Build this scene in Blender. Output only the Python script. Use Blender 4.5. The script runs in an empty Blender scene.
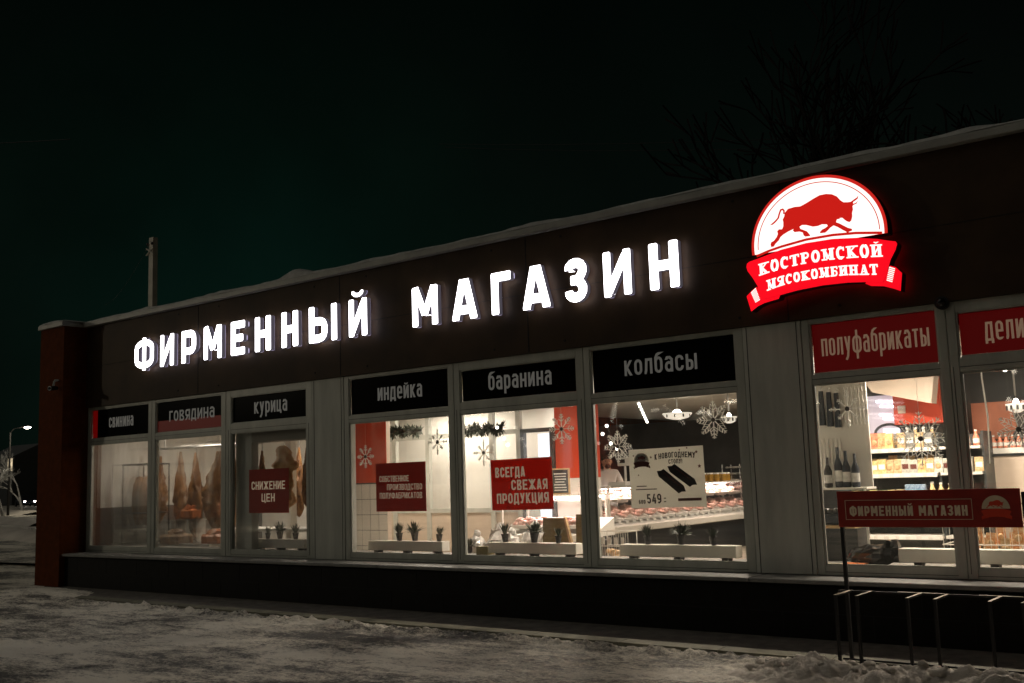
import bpy, math, random
import numpy as np
from mathutils import Vector, Matrix
random.seed(7)
PI = math.pi
scn = bpy.context.scene
COL = scn.collection

# ------------------------------------------------------------------ helpers
class MB:
    """collects simple shapes, then links them as ONE mesh object"""
    def __init__(s): s.v = []; s.f = []; s.m = []
    def add(s, vs, fs, mi=0):
        n = len(s.v); s.v += [tuple(p) for p in vs]
        for f in fs: s.f.append(tuple(i + n for i in f)); s.m.append(mi)
    def box(s, x0, x1, y0, y1, z0, z1, mi=0, bev=0.0):
        if bev:
            b = min(bev, abs(x1-x0)/3, abs(y1-y0)/3, abs(z1-z0)/3)
            vs = []
            for (z, k) in ((z0, b), (z0+b, 0), (z1-b, 0), (z1, b)):
                kk = k
                for (x, y) in ((x0+b+kk*0, y0+kk), (x1-b, y0+kk), (x1-kk, y0+b), (x1-kk, y1-b), (x1-b, y1-kk), (x0+b, y1-kk), (x0+kk, y1-b), (x0+kk, y0+b)):
                    vs.append((x, y, z))
            fs = [tuple(reversed(range(8))), tuple(range(24, 32))]
            for r in range(3):
                for i in range(8):
                    j = (i+1) % 8
                    fs.append((r*8+i, r*8+j, r*8+8+j, r*8+8+i))
            s.add(vs, fs, mi); return
        s.add([(x0,y0,z0),(x1,y0,z0),(x1,y1,z0),(x0,y1,z0),(x0,y0,z1),(x1,y0,z1),(x1,y1,z1),(x0,y1,z1)],
              [(0,3,2,1),(4,5,6,7),(0,1,5,4),(1,2,6,5),(2,3,7,6),(3,0,4,7)], mi)
    def hexa(s, p, mi=0):
        s.add(p, [(0,3,2,1),(4,5,6,7),(0,1,5,4),(1,2,6,5),(2,3,7,6),(3,0,4,7)], mi)
    def slab(s, a, b, th, z0, z1, mi=0):
        """upright wall from a=(x,y) to b"""
        d = Vector((b[0]-a[0], b[1]-a[1])).normalized(); n = Vector((-d.y, d.x))*th/2
        q = [(a[0]-n.x,a[1]-n.y),(b[0]-n.x,b[1]-n.y),(b[0]+n.x,b[1]+n.y),(a[0]+n.x,a[1]+n.y)]
        s.hexa([(x,y,z0) for x,y in q]+[(x,y,z1) for x,y in q], mi)
    def prism(s, poly, y0, y1, mi=0, side=None):
        """outline in the XZ plane, front at y0 (towards the street), back at y1"""
        n = len(poly)
        a = sum(poly[i][0]*poly[(i+1)%n][1]-poly[(i+1)%n][0]*poly[i][1] for i in range(n))
        if a < 0: poly = list(reversed(poly))
        vs = [(x,y0,z) for x,z in poly]+[(x,y1,z) for x,z in poly]
        s.add(vs, [tuple(range(n)), tuple(reversed(range(n,2*n)))], mi)
        s.add(vs, [(i,(i+n),(i+1)%n+n,(i+1)%n) for i in range(n)], mi if side is None else side)
    def tube(s, pts, r, n=8, mi=0, cap=True):
        pts = [Vector(p) for p in pts]; rr = r if hasattr(r,'__len__') else [r]*len(pts)
        vs = []; fs = []
        up = Vector((0,0,1))
        for i,p in enumerate(pts):
            d = (pts[min(i+1,len(pts)-1)]-pts[max(i-1,0)]).normalized()
            a = d.cross(up if abs(d.z) < .95 else Vector((1,0,0))).normalized(); b = a.cross(d)
            for k in range(n):
                t = 2*PI*k/n; q = p+(a*math.cos(t)+b*math.sin(t))*rr[i]; vs.append(q)
        for i in range(len(pts)-1):
            for k in range(n): fs.append((i*n+k,(i+1)*n+k,(i+1)*n+(k+1)%n,i*n+(k+1)%n))
        if cap: fs.append(tuple(range(n))); fs.append(tuple(reversed(range((len(pts)-1)*n,len(pts)*n))))
        s.add(vs, fs, mi)
    def lathe(s, prof, c=(0,0,0), n=16, mi=0, jit=0):
        vs = []; fs = []
        for (r,z) in prof:
            for k in range(n):
                t = 2*PI*k/n; q = r*(1+random.uniform(-jit,jit))
                vs.append((c[0]+q*math.cos(t), c[1]+q*math.sin(t), c[2]+z))
        m = len(prof)
        for i in range(m-1):
            for k in range(n): fs.append((i*n+k,i*n+(k+1)%n,(i+1)*n+(k+1)%n,(i+1)*n+k))
        fs.append(tuple(reversed(range(n)))); fs.append(tuple(range((m-1)*n,m*n)))
        s.add(vs, fs, mi)
    def blob(s, c, r, n=10, jit=.12, mi=0, rng=random):
        vs = []; fs = []; m = n//2+1
        for i in range(m+1):
            ph = PI*i/m
            for k in range(n):
                t = 2*PI*k/n; j = 1+rng.uniform(-jit,jit)
                if i in (0,m): j = 1
                vs.append((c[0]+r[0]*j*math.sin(ph)*math.cos(t), c[1]+r[1]*j*math.sin(ph)*math.sin(t), c[2]-r[2]*j*math.cos(ph)))
        for i in range(m):
            for k in range(n): fs.append((i*n+k,i*n+(k+1)%n,(i+1)*n+(k+1)%n,(i+1)*n+k))
        s.add(vs, fs, mi)
    def ribbon(s, pts, t, y0, y1, closed=False, mi=0, side=None, ch=0.0):
        """a stroke of a letter: centre line pts in XZ, width t, front y0, back y1"""
        P = [Vector(p) for p in pts]; n = len(P); W = [t/2]*n
        if ch and not closed and n >= 2:
            c = min(ch, t*.4)
            d0 = (P[1]-P[0]).normalized(); d1 = (P[-1]-P[-2]).normalized()
            P = [P[0], P[0]+d0*c]+P[1:-1]+[P[-1]-d1*c, P[-1]]; n = len(P)
            W = [t/2-c]+[t/2]*(n-2)+[t/2-c]
        L = []; R = []
        for i in range(n):
            if closed: a, b, c_ = P[i-1], P[i], P[(i+1)%n]
            else: a, b, c_ = P[max(i-1,0)], P[i], P[min(i+1,n-1)]
            d1 = (b-a).normalized() if (b-a).length > 1e-9 else (c_-b).normalized()
            d2 = (c_-b).normalized() if (c_-b).length > 1e-9 else d1
            if not closed and i in (0, n-1):
                d = d2 if i == 0 else d1
                if abs(d.y) > .35:   nn = Vector((-1,0))*(1/abs(d.y))*(1 if d.y > 0 else -1)
                else: nn = Vector((-d.y, d.x))
                if ch: nn = Vector((-d.y, d.x)) if abs(d.y) < .35 else Vector((-1 if d.y>0 else 1,0))/abs(d.y)
            else:
                n1 = Vector((-d1.y,d1.x)); n2 = Vector((-d2.y,d2.x)); nn = (n1+n2)
                nn = nn/max(nn.length_squared/2, .35) if nn.length > 1e-6 else n1
            L.append(b+nn*W[i]); R.append(b-nn*W[i])
        vs = [(p.x,y0,p.y) for p in L]+[(p.x,y0,p.y) for p in R]+[(p.x,y1,p.y) for p in L]+[(p.x,y1,p.y) for p in R]
        F = []; S = []
        for i in range(n if closed else n-1):
            j = (i+1)%n
            F.append((i, n+i, n+j, j)); F.append((2*n+j, 3*n+j, 3*n+i, 2*n+i))
            S.append((i, j, 2*n+j, 2*n+i)); S.append((n+j, n+i, 3*n+i, 3*n+j))
        if not closed:
            S.append((0, 2*n, 3*n, n)); S.append((n-1, 2*n-1, 4*n-1, 3*n-1))
        s.add(vs, F, mi); s.add(vs, S, mi if side is None else side)
    def build(s, name, mats, parent=None, smooth=False, loc=(0,0,0)):
        me = bpy.data.meshes.new(name); me.from_pydata(s.v, [], s.f); me.validate()
        if not isinstance(mats, (list,tuple)): mats = [mats]
        for m in mats: me.materials.append(m)
        if len(mats) > 1 and len(me.polygons) == len(s.m): me.polygons.foreach_set('material_index', s.m)
        if smooth: me.polygons.foreach_set('use_smooth', [True]*len(me.polygons))
        o = bpy.data.objects.new(name, me); COL.objects.link(o); o.location = loc
        if parent is not None: o.parent = parent
        return o

def tag(o, label=None, cat=None, group=None, kind=None):
    if label: o['label'] = label
    if cat: o['category'] = cat
    if group: o['group'] = group
    if kind: o['kind'] = kind
    return o
def thing(name, label, cat, loc=(0,0,0), group=None, rz=0):
    o = bpy.data.objects.new(name, None); COL.objects.link(o); o.location = loc; o.rotation_euler = (0,0,rz)
    o.empty_display_size = .1
    return tag(o, label, cat, group)
def dup(root, loc, label=None, rz=None, group=None, scale=None):
    r = root.copy(); COL.objects.link(r); r.location = loc
    if rz is not None: r.rotation_euler = (0,0,rz)
    if scale is not None: r.scale = scale
    if label: r['label'] = label
    if group: r['group'] = group
    for ch in [c for c in bpy.data.objects if c.parent == root]:
        c = ch.copy(); COL.objects.link(c); c.parent = r
        for g in [q for q in bpy.data.objects if q.parent == ch]:
            d = g.copy(); COL.objects.link(d); d.parent = c
    return r

# ------------------------------------------------------------------ materials
def lin(r,g,b):
    f = lambda c: ((c/255+.055)/1.055)**2.4 if c > 10 else c/255/12.92
    return (f(r),f(g),f(b),1)
def mat(name, col, rough=.6, metal=0, spec=.5, var=0, scale=6, col2=None, bump=0, bscale=40, trans=0, coat=0, stretch=None):
    m = bpy.data.materials.new(name); m.use_nodes = True; nt = m.node_tree; b = nt.nodes['Principled BSDF']
    col = tuple(col)[:3]+(1,)
    b.inputs['Base Color'].default_value = col; b.inputs['Roughness'].default_value = rough
    b.inputs['Metallic'].default_value = metal; b.inputs['Specular IOR Level'].default_value = spec
    if coat: b.inputs['Coat Weight'].default_value = coat
    tc = nt.nodes.new('ShaderNodeTexCoord'); src = tc.outputs['Object']
    if stretch:
        mp = nt.nodes.new('ShaderNodeMapping'); mp.inputs['Scale'].default_value = stretch
        nt.links.new(src, mp.inputs['Vector']); src = mp.outputs['Vector']
    if var or col2:
        n = nt.nodes.new('ShaderNodeTexNoise'); n.inputs['Scale'].default_value = scale; n.inputs['Detail'].default_value = 6
        n.inputs['Roughness'].default_value = .6
        nt.links.new(src, n.inputs['Vector'])
        r = nt.nodes.new('ShaderNodeValToRGB'); r.color_ramp.elements[0].position = .35; r.color_ramp.elements[1].position = .68
        c2 = tuple(col2)[:3]+(1,) if col2 else tuple(min(1,c*(1+var)) for c in col[:3])+(1,)
        c1 = col if col2 else tuple(c*(1-var) for c in col[:3])+(1,)
        r.color_ramp.elements[0].color = c1; r.color_ramp.elements[1].color = c2
        nt.links.new(n.outputs['Fac'], r.inputs['Fac']); nt.links.new(r.outputs['Color'], b.inputs['Base Color'])
    if bump:
        n2 = nt.nodes.new('ShaderNodeTexNoise'); n2.inputs['Scale'].default_value = bscale; n2.inputs['Detail'].default_value = 8
        nt.links.new(src, n2.inputs['Vector'])
        bp = nt.nodes.new('ShaderNodeBump'); bp.inputs['Strength'].default_value = bump; bp.inputs['Distance'].default_value = .02
        nt.links.new(n2.outputs['Fac'], bp.inputs['Height']); nt.links.new(bp.outputs['Normal'], b.inputs['Normal'])
    if trans:
        t = nt.nodes.new('ShaderNodeBsdfTranslucent'); t.inputs['Color'].default_value = col
        mx = nt.nodes.new('ShaderNodeMixShader'); mx.inputs[0].default_value = trans
        out = nt.nodes['Material Output']
        nt.links.new(b.outputs[0], mx.inputs[1]); nt.links.new(t.outputs[0], mx.inputs[2]); nt.links.new(mx.outputs[0], out.inputs[0])
    return m
def emit(name, col, st, base=(.2,.2,.2)):
    m = bpy.data.materials.new(name); m.use_nodes = True; b = m.node_tree.nodes['Principled BSDF']
    b.inputs['Base Color'].default_value = tuple(base)+(1,); b.inputs['Emission Color'].default_value = tuple(col)[:3]+(1,)
    b.inputs['Emission Strength'].default_value = st; b.inputs['Roughness'].default_value = .5
    return m
def glass_mat(name, fog=0.0, tint=(1,1,1)):
    m = bpy.data.materials.new(name); m.use_nodes = True; nt = m.node_tree; nt.nodes.clear()
    out = nt.nodes.new('ShaderNodeOutputMaterial'); tr = nt.nodes.new('ShaderNodeBsdfTransparent'); tr.inputs[0].default_value = tuple(tint)+(1,)
    gl = nt.nodes.new('ShaderNodeBsdfGlossy'); gl.inputs['Roughness'].default_value = .02
    fr = nt.nodes.new('ShaderNodeFresnel'); ge = nt.nodes.new('ShaderNodeNewGeometry'); io = nt.nodes.new('ShaderNodeMapRange'); io.inputs[3].default_value = 1.45; io.inputs[4].default_value = 1/1.45
    nt.links.new(ge.outputs['Backfacing'], io.inputs[0]); nt.links.new(io.outputs[0], fr.inputs['IOR'])
    mx = nt.nodes.new('ShaderNodeMixShader'); nt.links.new(fr.outputs[0], mx.inputs[0]); nt.links.new(gl.outputs[0], mx.inputs[2])
    last = tr.outputs[0]
    if fog:
        tc = nt.nodes.new('ShaderNodeTexCoord'); n = nt.nodes.new('ShaderNodeTexNoise'); n.inputs['Scale'].default_value = 2.2; n.inputs['Detail'].default_value = 7
        mp = nt.nodes.new('ShaderNodeMapping'); mp.inputs['Scale'].default_value = (2.5,1,.55)
        nt.links.new(tc.outputs['Object'], mp.inputs[0]); nt.links.new(mp.outputs[0], n.inputs['Vector'])
        mr = nt.nodes.new('ShaderNodeMapRange'); mr.inputs[1].default_value = .35; mr.inputs[2].default_value = .65
        mr.inputs[3].default_value = fog*.55; mr.inputs[4].default_value = min(1, fog*1.35)
        nt.links.new(n.outputs['Fac'], mr.inputs[0])
        tl = nt.nodes.new('ShaderNodeBsdfTranslucent'); tl.inputs[0].default_value = (.4,.4,.36,1)
        rf = nt.nodes.new('ShaderNodeBsdfRefraction'); rf.inputs['IOR'].default_value = 1.12; rf.inputs['Roughness'].default_value = .16
        rf.inputs[0].default_value = (.95,.93,.88,1)
        m2 = nt.nodes.new('ShaderNodeMixShader'); m2.inputs[0].default_value = .84
        nt.links.new(tl.outputs[0], m2.inputs[1]); nt.links.new(rf.outputs[0], m2.inputs[2])
        m3 = nt.nodes.new('ShaderNodeMixShader'); nt.links.new(mr.outputs[0], m3.inputs[0])
        nt.links.new(tr.outputs[0], m3.inputs[1]); nt.links.new(m2.outputs[0], m3.inputs[2]); last = m3.outputs[0]
    nt.links.new(last, mx.inputs[1]); nt.links.new(mx.outputs[0], out.inputs[0])
    return m

M = {}
M['fascia'] = mat('fascia_brown_panel', (.046,.026,.012), .6, spec=.2, var=.35, scale=1.5, bump=.08, bscale=5)
M['cladding'] = mat('white_cladding', (.50,.51,.46), .5, spec=.3, var=.16, scale=3, stretch=(1.5,1,.25), bump=.04, bscale=6)
M['frame'] = mat('window_frame_plastic', (.44,.45,.40), .38, var=.14, scale=5, stretch=(1,1,.3))
M['orange'] = mat('orange_render', (.095,.022,.0025), .85, spec=.1, var=.2, scale=9, bump=.25, bscale=120)
M['plinth'] = mat('plinth_stone', (.006,.0055,.0045), .6, spec=.15, var=.35, scale=8)
M['joint'] = mat('plinth_joint', (.006,.006,.006), .9)
M['ledge'] = mat('ledge_metal', (.19,.19,.18), .45, var=.2, scale=7, bump=.15, bscale=20)
M['coping'] = mat('coping_sheet_metal', (.34,.34,.315), .45, metal=0, var=.15, scale=4, bump=.1, bscale=8)
M['roofsnow'] = mat('roof_snow', (.46,.46,.44), .8, var=.2, scale=9, bump=.5, bscale=18)
M['pave'] = mat('pavement_concrete', (.11,.10,.085), .75, var=.35, scale=7, bump=.4, bscale=60)
M['kerb'] = mat('kerb_concrete', (.17,.165,.12), .8, var=.25, scale=5, bump=.3, bscale=50)
M['black'] = mat('black_paint', (.012,.012,.012), .4, var=.2, scale=20)
M['blackmetal'] = mat('rack_steel', (.008,.007,.006), .7, metal=0, var=.3, scale=30)
M['litsteel'] = mat('lit_rack_top', (.85,.72,.56), .5, metal=0, var=.2, scale=30)  # pale warm colour painted for window light on the rack tops
M['signdark'] = mat('sign_dark_film', (.004,.004,.0035), .22, spec=.03)
M['glass'] = glass_mat('window_glass',.045)
M['fog'] = glass_mat('fogged_glass', .46)
M['fog2'] = glass_mat('lightly_fogged_glass', .26)
M['white'] = mat('interior_white_paint', (.78,.76,.70), .6, var=.04, scale=3)
M['cream'] = mat('interior_cream_panel', (.60,.50,.40), .5, var=.05, scale=4)
M['redwall'] = mat('interior_red_paint', (.62,.060,.018), .45, var=.08, scale=4)
M['tilefloor'] = mat('floor_tile', (.42,.36,.28), .35, var=.15, scale=3)
M['ceil'] = mat('hall_ceiling_grey', (.42,.40,.35), .8, var=.08, scale=2)
M['darkwall'] = mat('hall_back_wall', (.085,.09,.09), .7, var=.15, scale=3)
M['greysill'] = mat('sill_grey_laminate', (.20,.19,.17), .5, var=.3, scale=6)
M['greywall'] = mat('grey_washable_panel', (.10,.10,.095), .5, var=.3, scale=3)
M['steel'] = mat('stainless_steel', (.55,.55,.53), .3, metal=.9, var=.1, scale=8)
M['flake'] = mat('snowflake_glitter', (.90,.90,.86), .45, var=.12, scale=60, trans=.45)
M['flakehub'] = mat('snowflake_hub', (.07,.06,.05), .6)
M['trough'] = mat('planter_white_board', (.80,.76,.68), .5, var=.06, scale=6)
M['pot'] = mat('dark_pot', (.012,.012,.014), .5, var=.2, scale=20)
M['leaf'] = mat('succulent_leaf', (.018,.034,.014), .5, var=.4, scale=30)
M['paperred'] = mat('poster_red_paper', (.62,.055,.020), .5, trans=.42, var=.05, scale=3)
M['paperdk'] = mat('poster_dark_red_paper', (.50,.035,.015), .5, trans=.28, var=.08, scale=3)
M['ink'] = emit('poster_beige_glow_ink', (1,.74,.50), .20, (.5,.42,.3))  # glow put into the ink for room light coming through the sheet
M['paper'] = mat('poster_white_paper', (.80,.79,.73), .6, trans=.50, var=.04, scale=4)
M['inkdark'] = mat('poster_dark_ink', (.02,.016,.014), .6)
M['inkred'] = mat('poster_maroon_ink', (.10,.02,.015), .6)
M['meatred'] = mat('carcass_meat', (.11,.032,.010), .45, col2=(.34,.17,.05), scale=16, stretch=(1,1,.35), bump=.4, bscale=20)
M['meatpale'] = mat('poultry_skin', (.42,.17,.05), .45, col2=(.62,.42,.20), scale=9, bump=.3, bscale=25)
M['pink'] = mat('fresh_meat', (.60,.26,.20), .4, col2=(.86,.66,.57), scale=22, bump=.4, bscale=40)
M['tub'] = mat('orange_tub', (.55,.14,.02), .4, var=.1)
M['board'] = mat('khaki_board', (.16,.13,.05), .7, var=.2, scale=14)
M['wood'] = mat('light_wood', (.55,.36,.18), .5, var=.2, scale=10, stretch=(1,1,8))
M['mesh'] = mat('white_wire', (.72,.70,.64), .4)
M['chalk'] = mat('chalk_board', (.02,.02,.02), .8)
M['case'] = mat('counter_black', (.02,.022,.024), .3, var=.2, scale=4)
M['rail'] = mat('counter_rail', (.72,.68,.60), .35, var=.05)
M['plastic'] = mat('clear_wrap', (.75,.74,.70), .15, var=.25, scale=14, coat=.6)
M['garland'] = mat('pine_garland', (.015,.025,.012), .7, var=.4, scale=30)
M['bark'] = mat('tree_bark', (.02,.018,.016), .95, spec=.1, var=.3, scale=10)
M['frostbark'] = mat('frosted_branches', (.45,.45,.44), .9, var=.3, scale=5)
M['pole'] = mat('concrete_pole', (.62,.59,.52), .8, var=.15, scale=3)
M['navy'] = mat('navy_cloth', (.02,.028,.04), .7, var=.3, scale=20)
M['salmon'] = mat('salmon_wall_panel', (.62,.22,.12), .6, var=.1, scale=5)
M['skin'] = mat('skin', (.50,.27,.17), .5, var=.08, scale=20)
M['hair'] = mat('dark_hair', (.015,.010,.008), .6)
M['coat'] = mat('white_work_coat', (.75,.73,.68), .7, var=.05, scale=8)
M['shelf'] = mat('shelf_white', (.66,.64,.58), .4)
M['shelfdark'] = mat('shelf_dark_steel', (.03,.035,.035), .45)
E_WHITE = emit('sign_letter_face', (1,.97,1), 6.0, (.8,.8,.8))
E_SIDE = emit('sign_letter_side', (.66,.60,.75), .085, (.25,.22,.3))
E_HALO = emit('sign_letter_backlight', (.60,.48,1), .42)
E_LW = emit('emblem_white_face', (1,.95,.88), 1.25, (.8,.8,.8))
E_LR = emit('emblem_red_face', (.98,.0015,.012), 1.0, (.3,.01,.01))
E_BULL = emit('emblem_dark_red_face', (.58,.010,.006), 1.0, (.2,.01,.01))
E_RIM = emit('emblem_rim_face', (.62,.018,.012), .95, (.2,.01,.01))
E_LAMP = emit('lamp_glow', (1,.92,.78), 14)
E_PANEL = emit('light_panel', (1,.95,.86), 7)
E_BOWL = emit('lamp_bowl_glow', (1,.90,.74), .75, (.6,.6,.55))
E_COOL = emit('doorway_light', (.90,.95,1), 1.3)
E_TXT = emit('backlit_grey_letters', (.95,.92,.85), .050, (.35,.35,.33))
E_TXTR = emit('backlit_beige_letters', (1,.62,.40), .125, (.3,.22,.15))
E_REDP = emit('backlit_red_panel', (1,.010,.012), .042, (.06,.003,.003))

# ------------------------------------------------------------------ stroke lettering
def arc(cx, cz, rx, rz, a0, a1, n=6):
    return [(cx+rx*math.cos(math.radians(a0+(a1-a0)*i/n)), cz+rz*math.sin(math.radians(a0+(a1-a0)*i/n))) for i in range(n+1)]
def oval(l, r, b, t, q=None, n=4):
    rx = (r-l)/2; rz = min(q or rx*1.15, (t-b)/2)
    return arc(l+rx,b+rz,rx,rz,180,270,n)+arc(l+rx,b+rz,rx,rz,270,360,n)[1:]+arc(l+rx,t-rz,rx,rz,0,90,n)+arc(l+rx,t-rz,rx,rz,90,180,n)[1:]
WID = {'М':.60,'Ж':.70,'Ф':.64,'Ы':.62,'Д':.52,'Ц':.50,'Г':.38,' ':.26,'м':.6,'!':.16,'ф':.62,'ы':.56,'ж':.62,'ю':.6,'г':.32,'д':.46,'ц':.44,'т':.38,'.':.14,'Ь':.42,'Т':.42,'1':.25}
def gw(ch):
    if ch in WID: return WID[ch]
    return .46 if ch.isupper() or ch.isdigit() else .42
def glyph(ch, w, H, t):
    """list of (polyline, closed) for one letter in a box w by H with stroke t"""
    h = t/2; l = h; r = w-h; b = h; T = H-h; m = H/2
    if ch.islower() and ch not in 'абеуфр':
        return glyph(ch.upper(), w, H*.76, t)
    if ch.islower(): x = H*.76
    V = lambda x_, z0=0, z1=None: ([(x_,z0),(x_,H if z1 is None else z1)], False)
    if ch == 'Н': return [V(l),V(r),([(l,m),(r,m)],False)]
    if ch in 'ИЙ':
        g = [V(l),V(r),([(l+t*.1,t*.5),(l+t*.35,t*.9),(r-t*.35,H-t*.9),(r-t*.1,H-t*.5)],False)]
        if ch == 'Й': g.append((arc(w/2, H+t*1.15, w*.27, t*.62, 180, 360, 6),False,.52))
        return g
    if ch == 'Р': return [V(l),([(l,T)]+arc(r-w*.26,T-H*.16,w*.26,H*.16,90,0,4)+arc(r-w*.26,H*.36+H*.16,w*.26,H*.16,0,-90,4)+[(l,H*.36)],False)]
    if ch == 'М': return [V(l),V(r),([(l+t*.1,H),(w/2,H*.28)],False),([(r-t*.1,H),(w/2,H*.28)],False)]
    if ch == 'Е': return [V(l),([(l,T),(w,T)],False),([(l,b),(w,b)],False),([(l,m),(w*.88,m)],False)]
    if ch == 'Ф': return [V(w/2,-H*.03,H*1.03),(oval(l,r,H*.13,H*.87,H*.19),True)]
    if ch == 'Ы':
        k = w*.66
        return [V(l),V(r),([(l,H*.58)]+arc(k-h-w*.2,H*.58-H*.16,w*.2,H*.16,90,0,4)+arc(k-h-w*.2,b+H*.16,w*.2,H*.16,0,-90,4)+[(l,b)],False)]
    if ch == 'Ь': return [V(l),([(l,H*.58)]+arc(r-w*.26,H*.58-H*.16,w*.26,H*.16,90,0,4)+arc(r-w*.26,b+H*.16,w*.26,H*.16,0,-90,4)+[(l,b)],False)]
    if ch == 'А': return [([(l*.9,0),(w/2-t*.18,H)],False),([(w-l*.9,0),(w/2+t*.18,H)],False),([(w*.22,H*.24),(w*.78,H*.24)],False)]
    if ch == 'Г': return [V(l),([(l,T),(w,T)],False)]
    if ch == 'З': return [(arc(w/2,T-H*.17,w/2-h,H*.17,172,-35,8)+[(w*.60,m)],False),([(w*.28,m),(w*.66,m)],False),([(w*.60,m)]+arc(w/2,b+H*.18,w/2-h,H*.18,35,-172,8),False)]
    if ch == 'С': return [([(r,H*.68)]+arc(w/2,T-H*.18,w/2-h,H*.18,0,180,6)+arc(w/2,b+H*.18,w/2-h,H*.18,180,360,6)+[(r,H*.32)],False)]
    if ch == 'О' or ch == '0': return [(oval(l,r,b,T),True)]
    if ch == 'Б': return [V(l),([(l,T),(w*.92,T)],False),([(l,H*.58)]+arc(r-w*.26,H*.58-H*.16,w*.26,H*.16,90,0,4)+arc(r-w*.26,b+H*.16,w*.26,H*.16,0,-90,4)+[(l,b)],False)]
    if ch == 'Т': return [V(w/2),([(0,T),(w,T)],False)]
    if ch == 'В': return [V(l),([(l,T)]+arc(r-w*.28,T-H*.14,w*.25,H*.14,90,-60,5)+[(w*.5,m)],False),([(l,m),(w*.5,m)]+arc(r-w*.26,b+H*.15,w*.26,H*.17,60,-90,5)+[(l,b)],False)]
    if ch == 'Д': return [([(w*.12,t*.5),(w*.26,T),(w*.80,T)],False),V(w*.80,t*.5,H),([(0,b),(w,b)],False),([(h*.9,-H*.14),(h*.9,b)],False),([(w-h*.9,-H*.14),(w-h*.9,b)],False)]
    if ch == 'К': return [V(l),([(l+t*.4,m*.95),(r,H)],False),([(l+t*.6,m*1.05),(r,0)],False)]
    if ch == 'Ц': return [V(l),V(r-t*.5),([(l,b),(w,b)],False),([(w-h*.8,-H*.15),(w-h*.8,b)],False)]
    if ch == 'Я': return [V(r),([(r,T)]+arc(l+w*.26,T-H*.15,w*.26,H*.15,90,180,4)+arc(l+w*.26,H*.42+H*.15,w*.26,H*.15,180,270,4)+[(r,H*.42)],False),([(l,0),(w*.55,H*.42)],False)]
    if ch == 'Ж': return [V(w/2),([(w/2,m),(l,H)],False),([(w/2,m),(l,0)],False),([(w/2,m),(r,H)],False),([(w/2,m),(r,0)],False)]
    if ch == 'У': return [([(l,H),(w/2,H*.38)],False),([(r,H),(w*.42,H*.08),(w*.2,b),(l*.5,b)],False)]
    if ch == 'П': return [V(l),V(r),([(l,T),(r,T)],False)]
    if ch == 'Л': return [([(0,b),(w*.12,b),(w*.2,t*1.4),(w*.28,T),(r,T)],False),V(r)]
    if ch == '!': return [V(w/2,H*.3,H),([(w/2,0),(w/2,t)],False)]
    if ch == '5': return [([(r,T),(l+t*.1,T),(l+t*.1,H*.55)]+arc(w/2,H*.33+h*0,w/2-h,H*.24,100,-160,7),False)]
    if ch == '4': return [([(w*.62,H),(l*.8,H*.28),(w,H*.28)],False),V(w*.72,0,H*.62)]
    if ch == '9': return [(oval(l,r,H*.42,T),True),([(r,H*.7),(r,H*.25),(w*.5,b),(l,b+t*.3)],False)]
    if ch == '6': return [(oval(l,r,b,H*.58),True),([(l,H*.3),(l,H*.75),(w*.5,T),(r,T-t*.3)],False)]
    if ch == 'а': return [V(r,0,x*.8),([(l+t*.1,x*.78),(w*.3,x-h),(w*.62,x-h),(r,x*.78)],False),(oval(l,r,h,x*.60),True)]
    if ch == 'б': return [(oval(l,r,h,x*.96),True),([(l,x*.5),(l,H*.74),(w*.35,H*.90),(r,H*1.0)],False)]
    if ch == 'е': return [([(l,x*.48),(r,x*.48),(r,x*.68)]+arc(w/2,x-h-x*.16,w/2-h,x*.16,0,180,5)+arc(w/2,h+x*.16,w/2-h,x*.16,180,330,5),False)]
    if ch == 'у': return [([(l,x),(w/2,x*.2)],False),([(r,x),(w*.45,-x*.12),(w*.25,-x*.28),(l*.5,-x*.26)],False)]
    if ch == 'ф': return [V(w/2,-x*.32,H),(oval(l,r,h,x-h),True)]
    if ch == 'р': return [V(l,-x*.32,x),(oval(l,r,h,x-h),True)]
    return []
def text(mb, s, x0, x1, z0, H, y, depth=.004, tr=.2, mi=0, side=None, gap=.13, ch=0, curve=None):
    tot = sum(gw(c) for c in s)+gap*(len(s)-1); k = (x1-x0)/(tot*H)    # horizontal squeeze
    cx = 0; t = tr*H*min(1,k*1.1)
    n = 0
    for c in s:
        w = gw(c)*H*k
        for st in glyph(c, w, H, t):
            pl, closed = st[:2]; ts = t*(st[2] if len(st) > 2 else 1); X = x0+cx*H*k
            pts = [(X+px, z0+pz) for px, pz in pl]
            if curve: pts = [curve(*p) for p in pts]
            yy = y-.0004*(n % 5); n += 1
            mb.ribbon(pts, ts, yy, y+depth, closed, mi, side, ch)
        cx += gw(c)+gap
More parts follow.
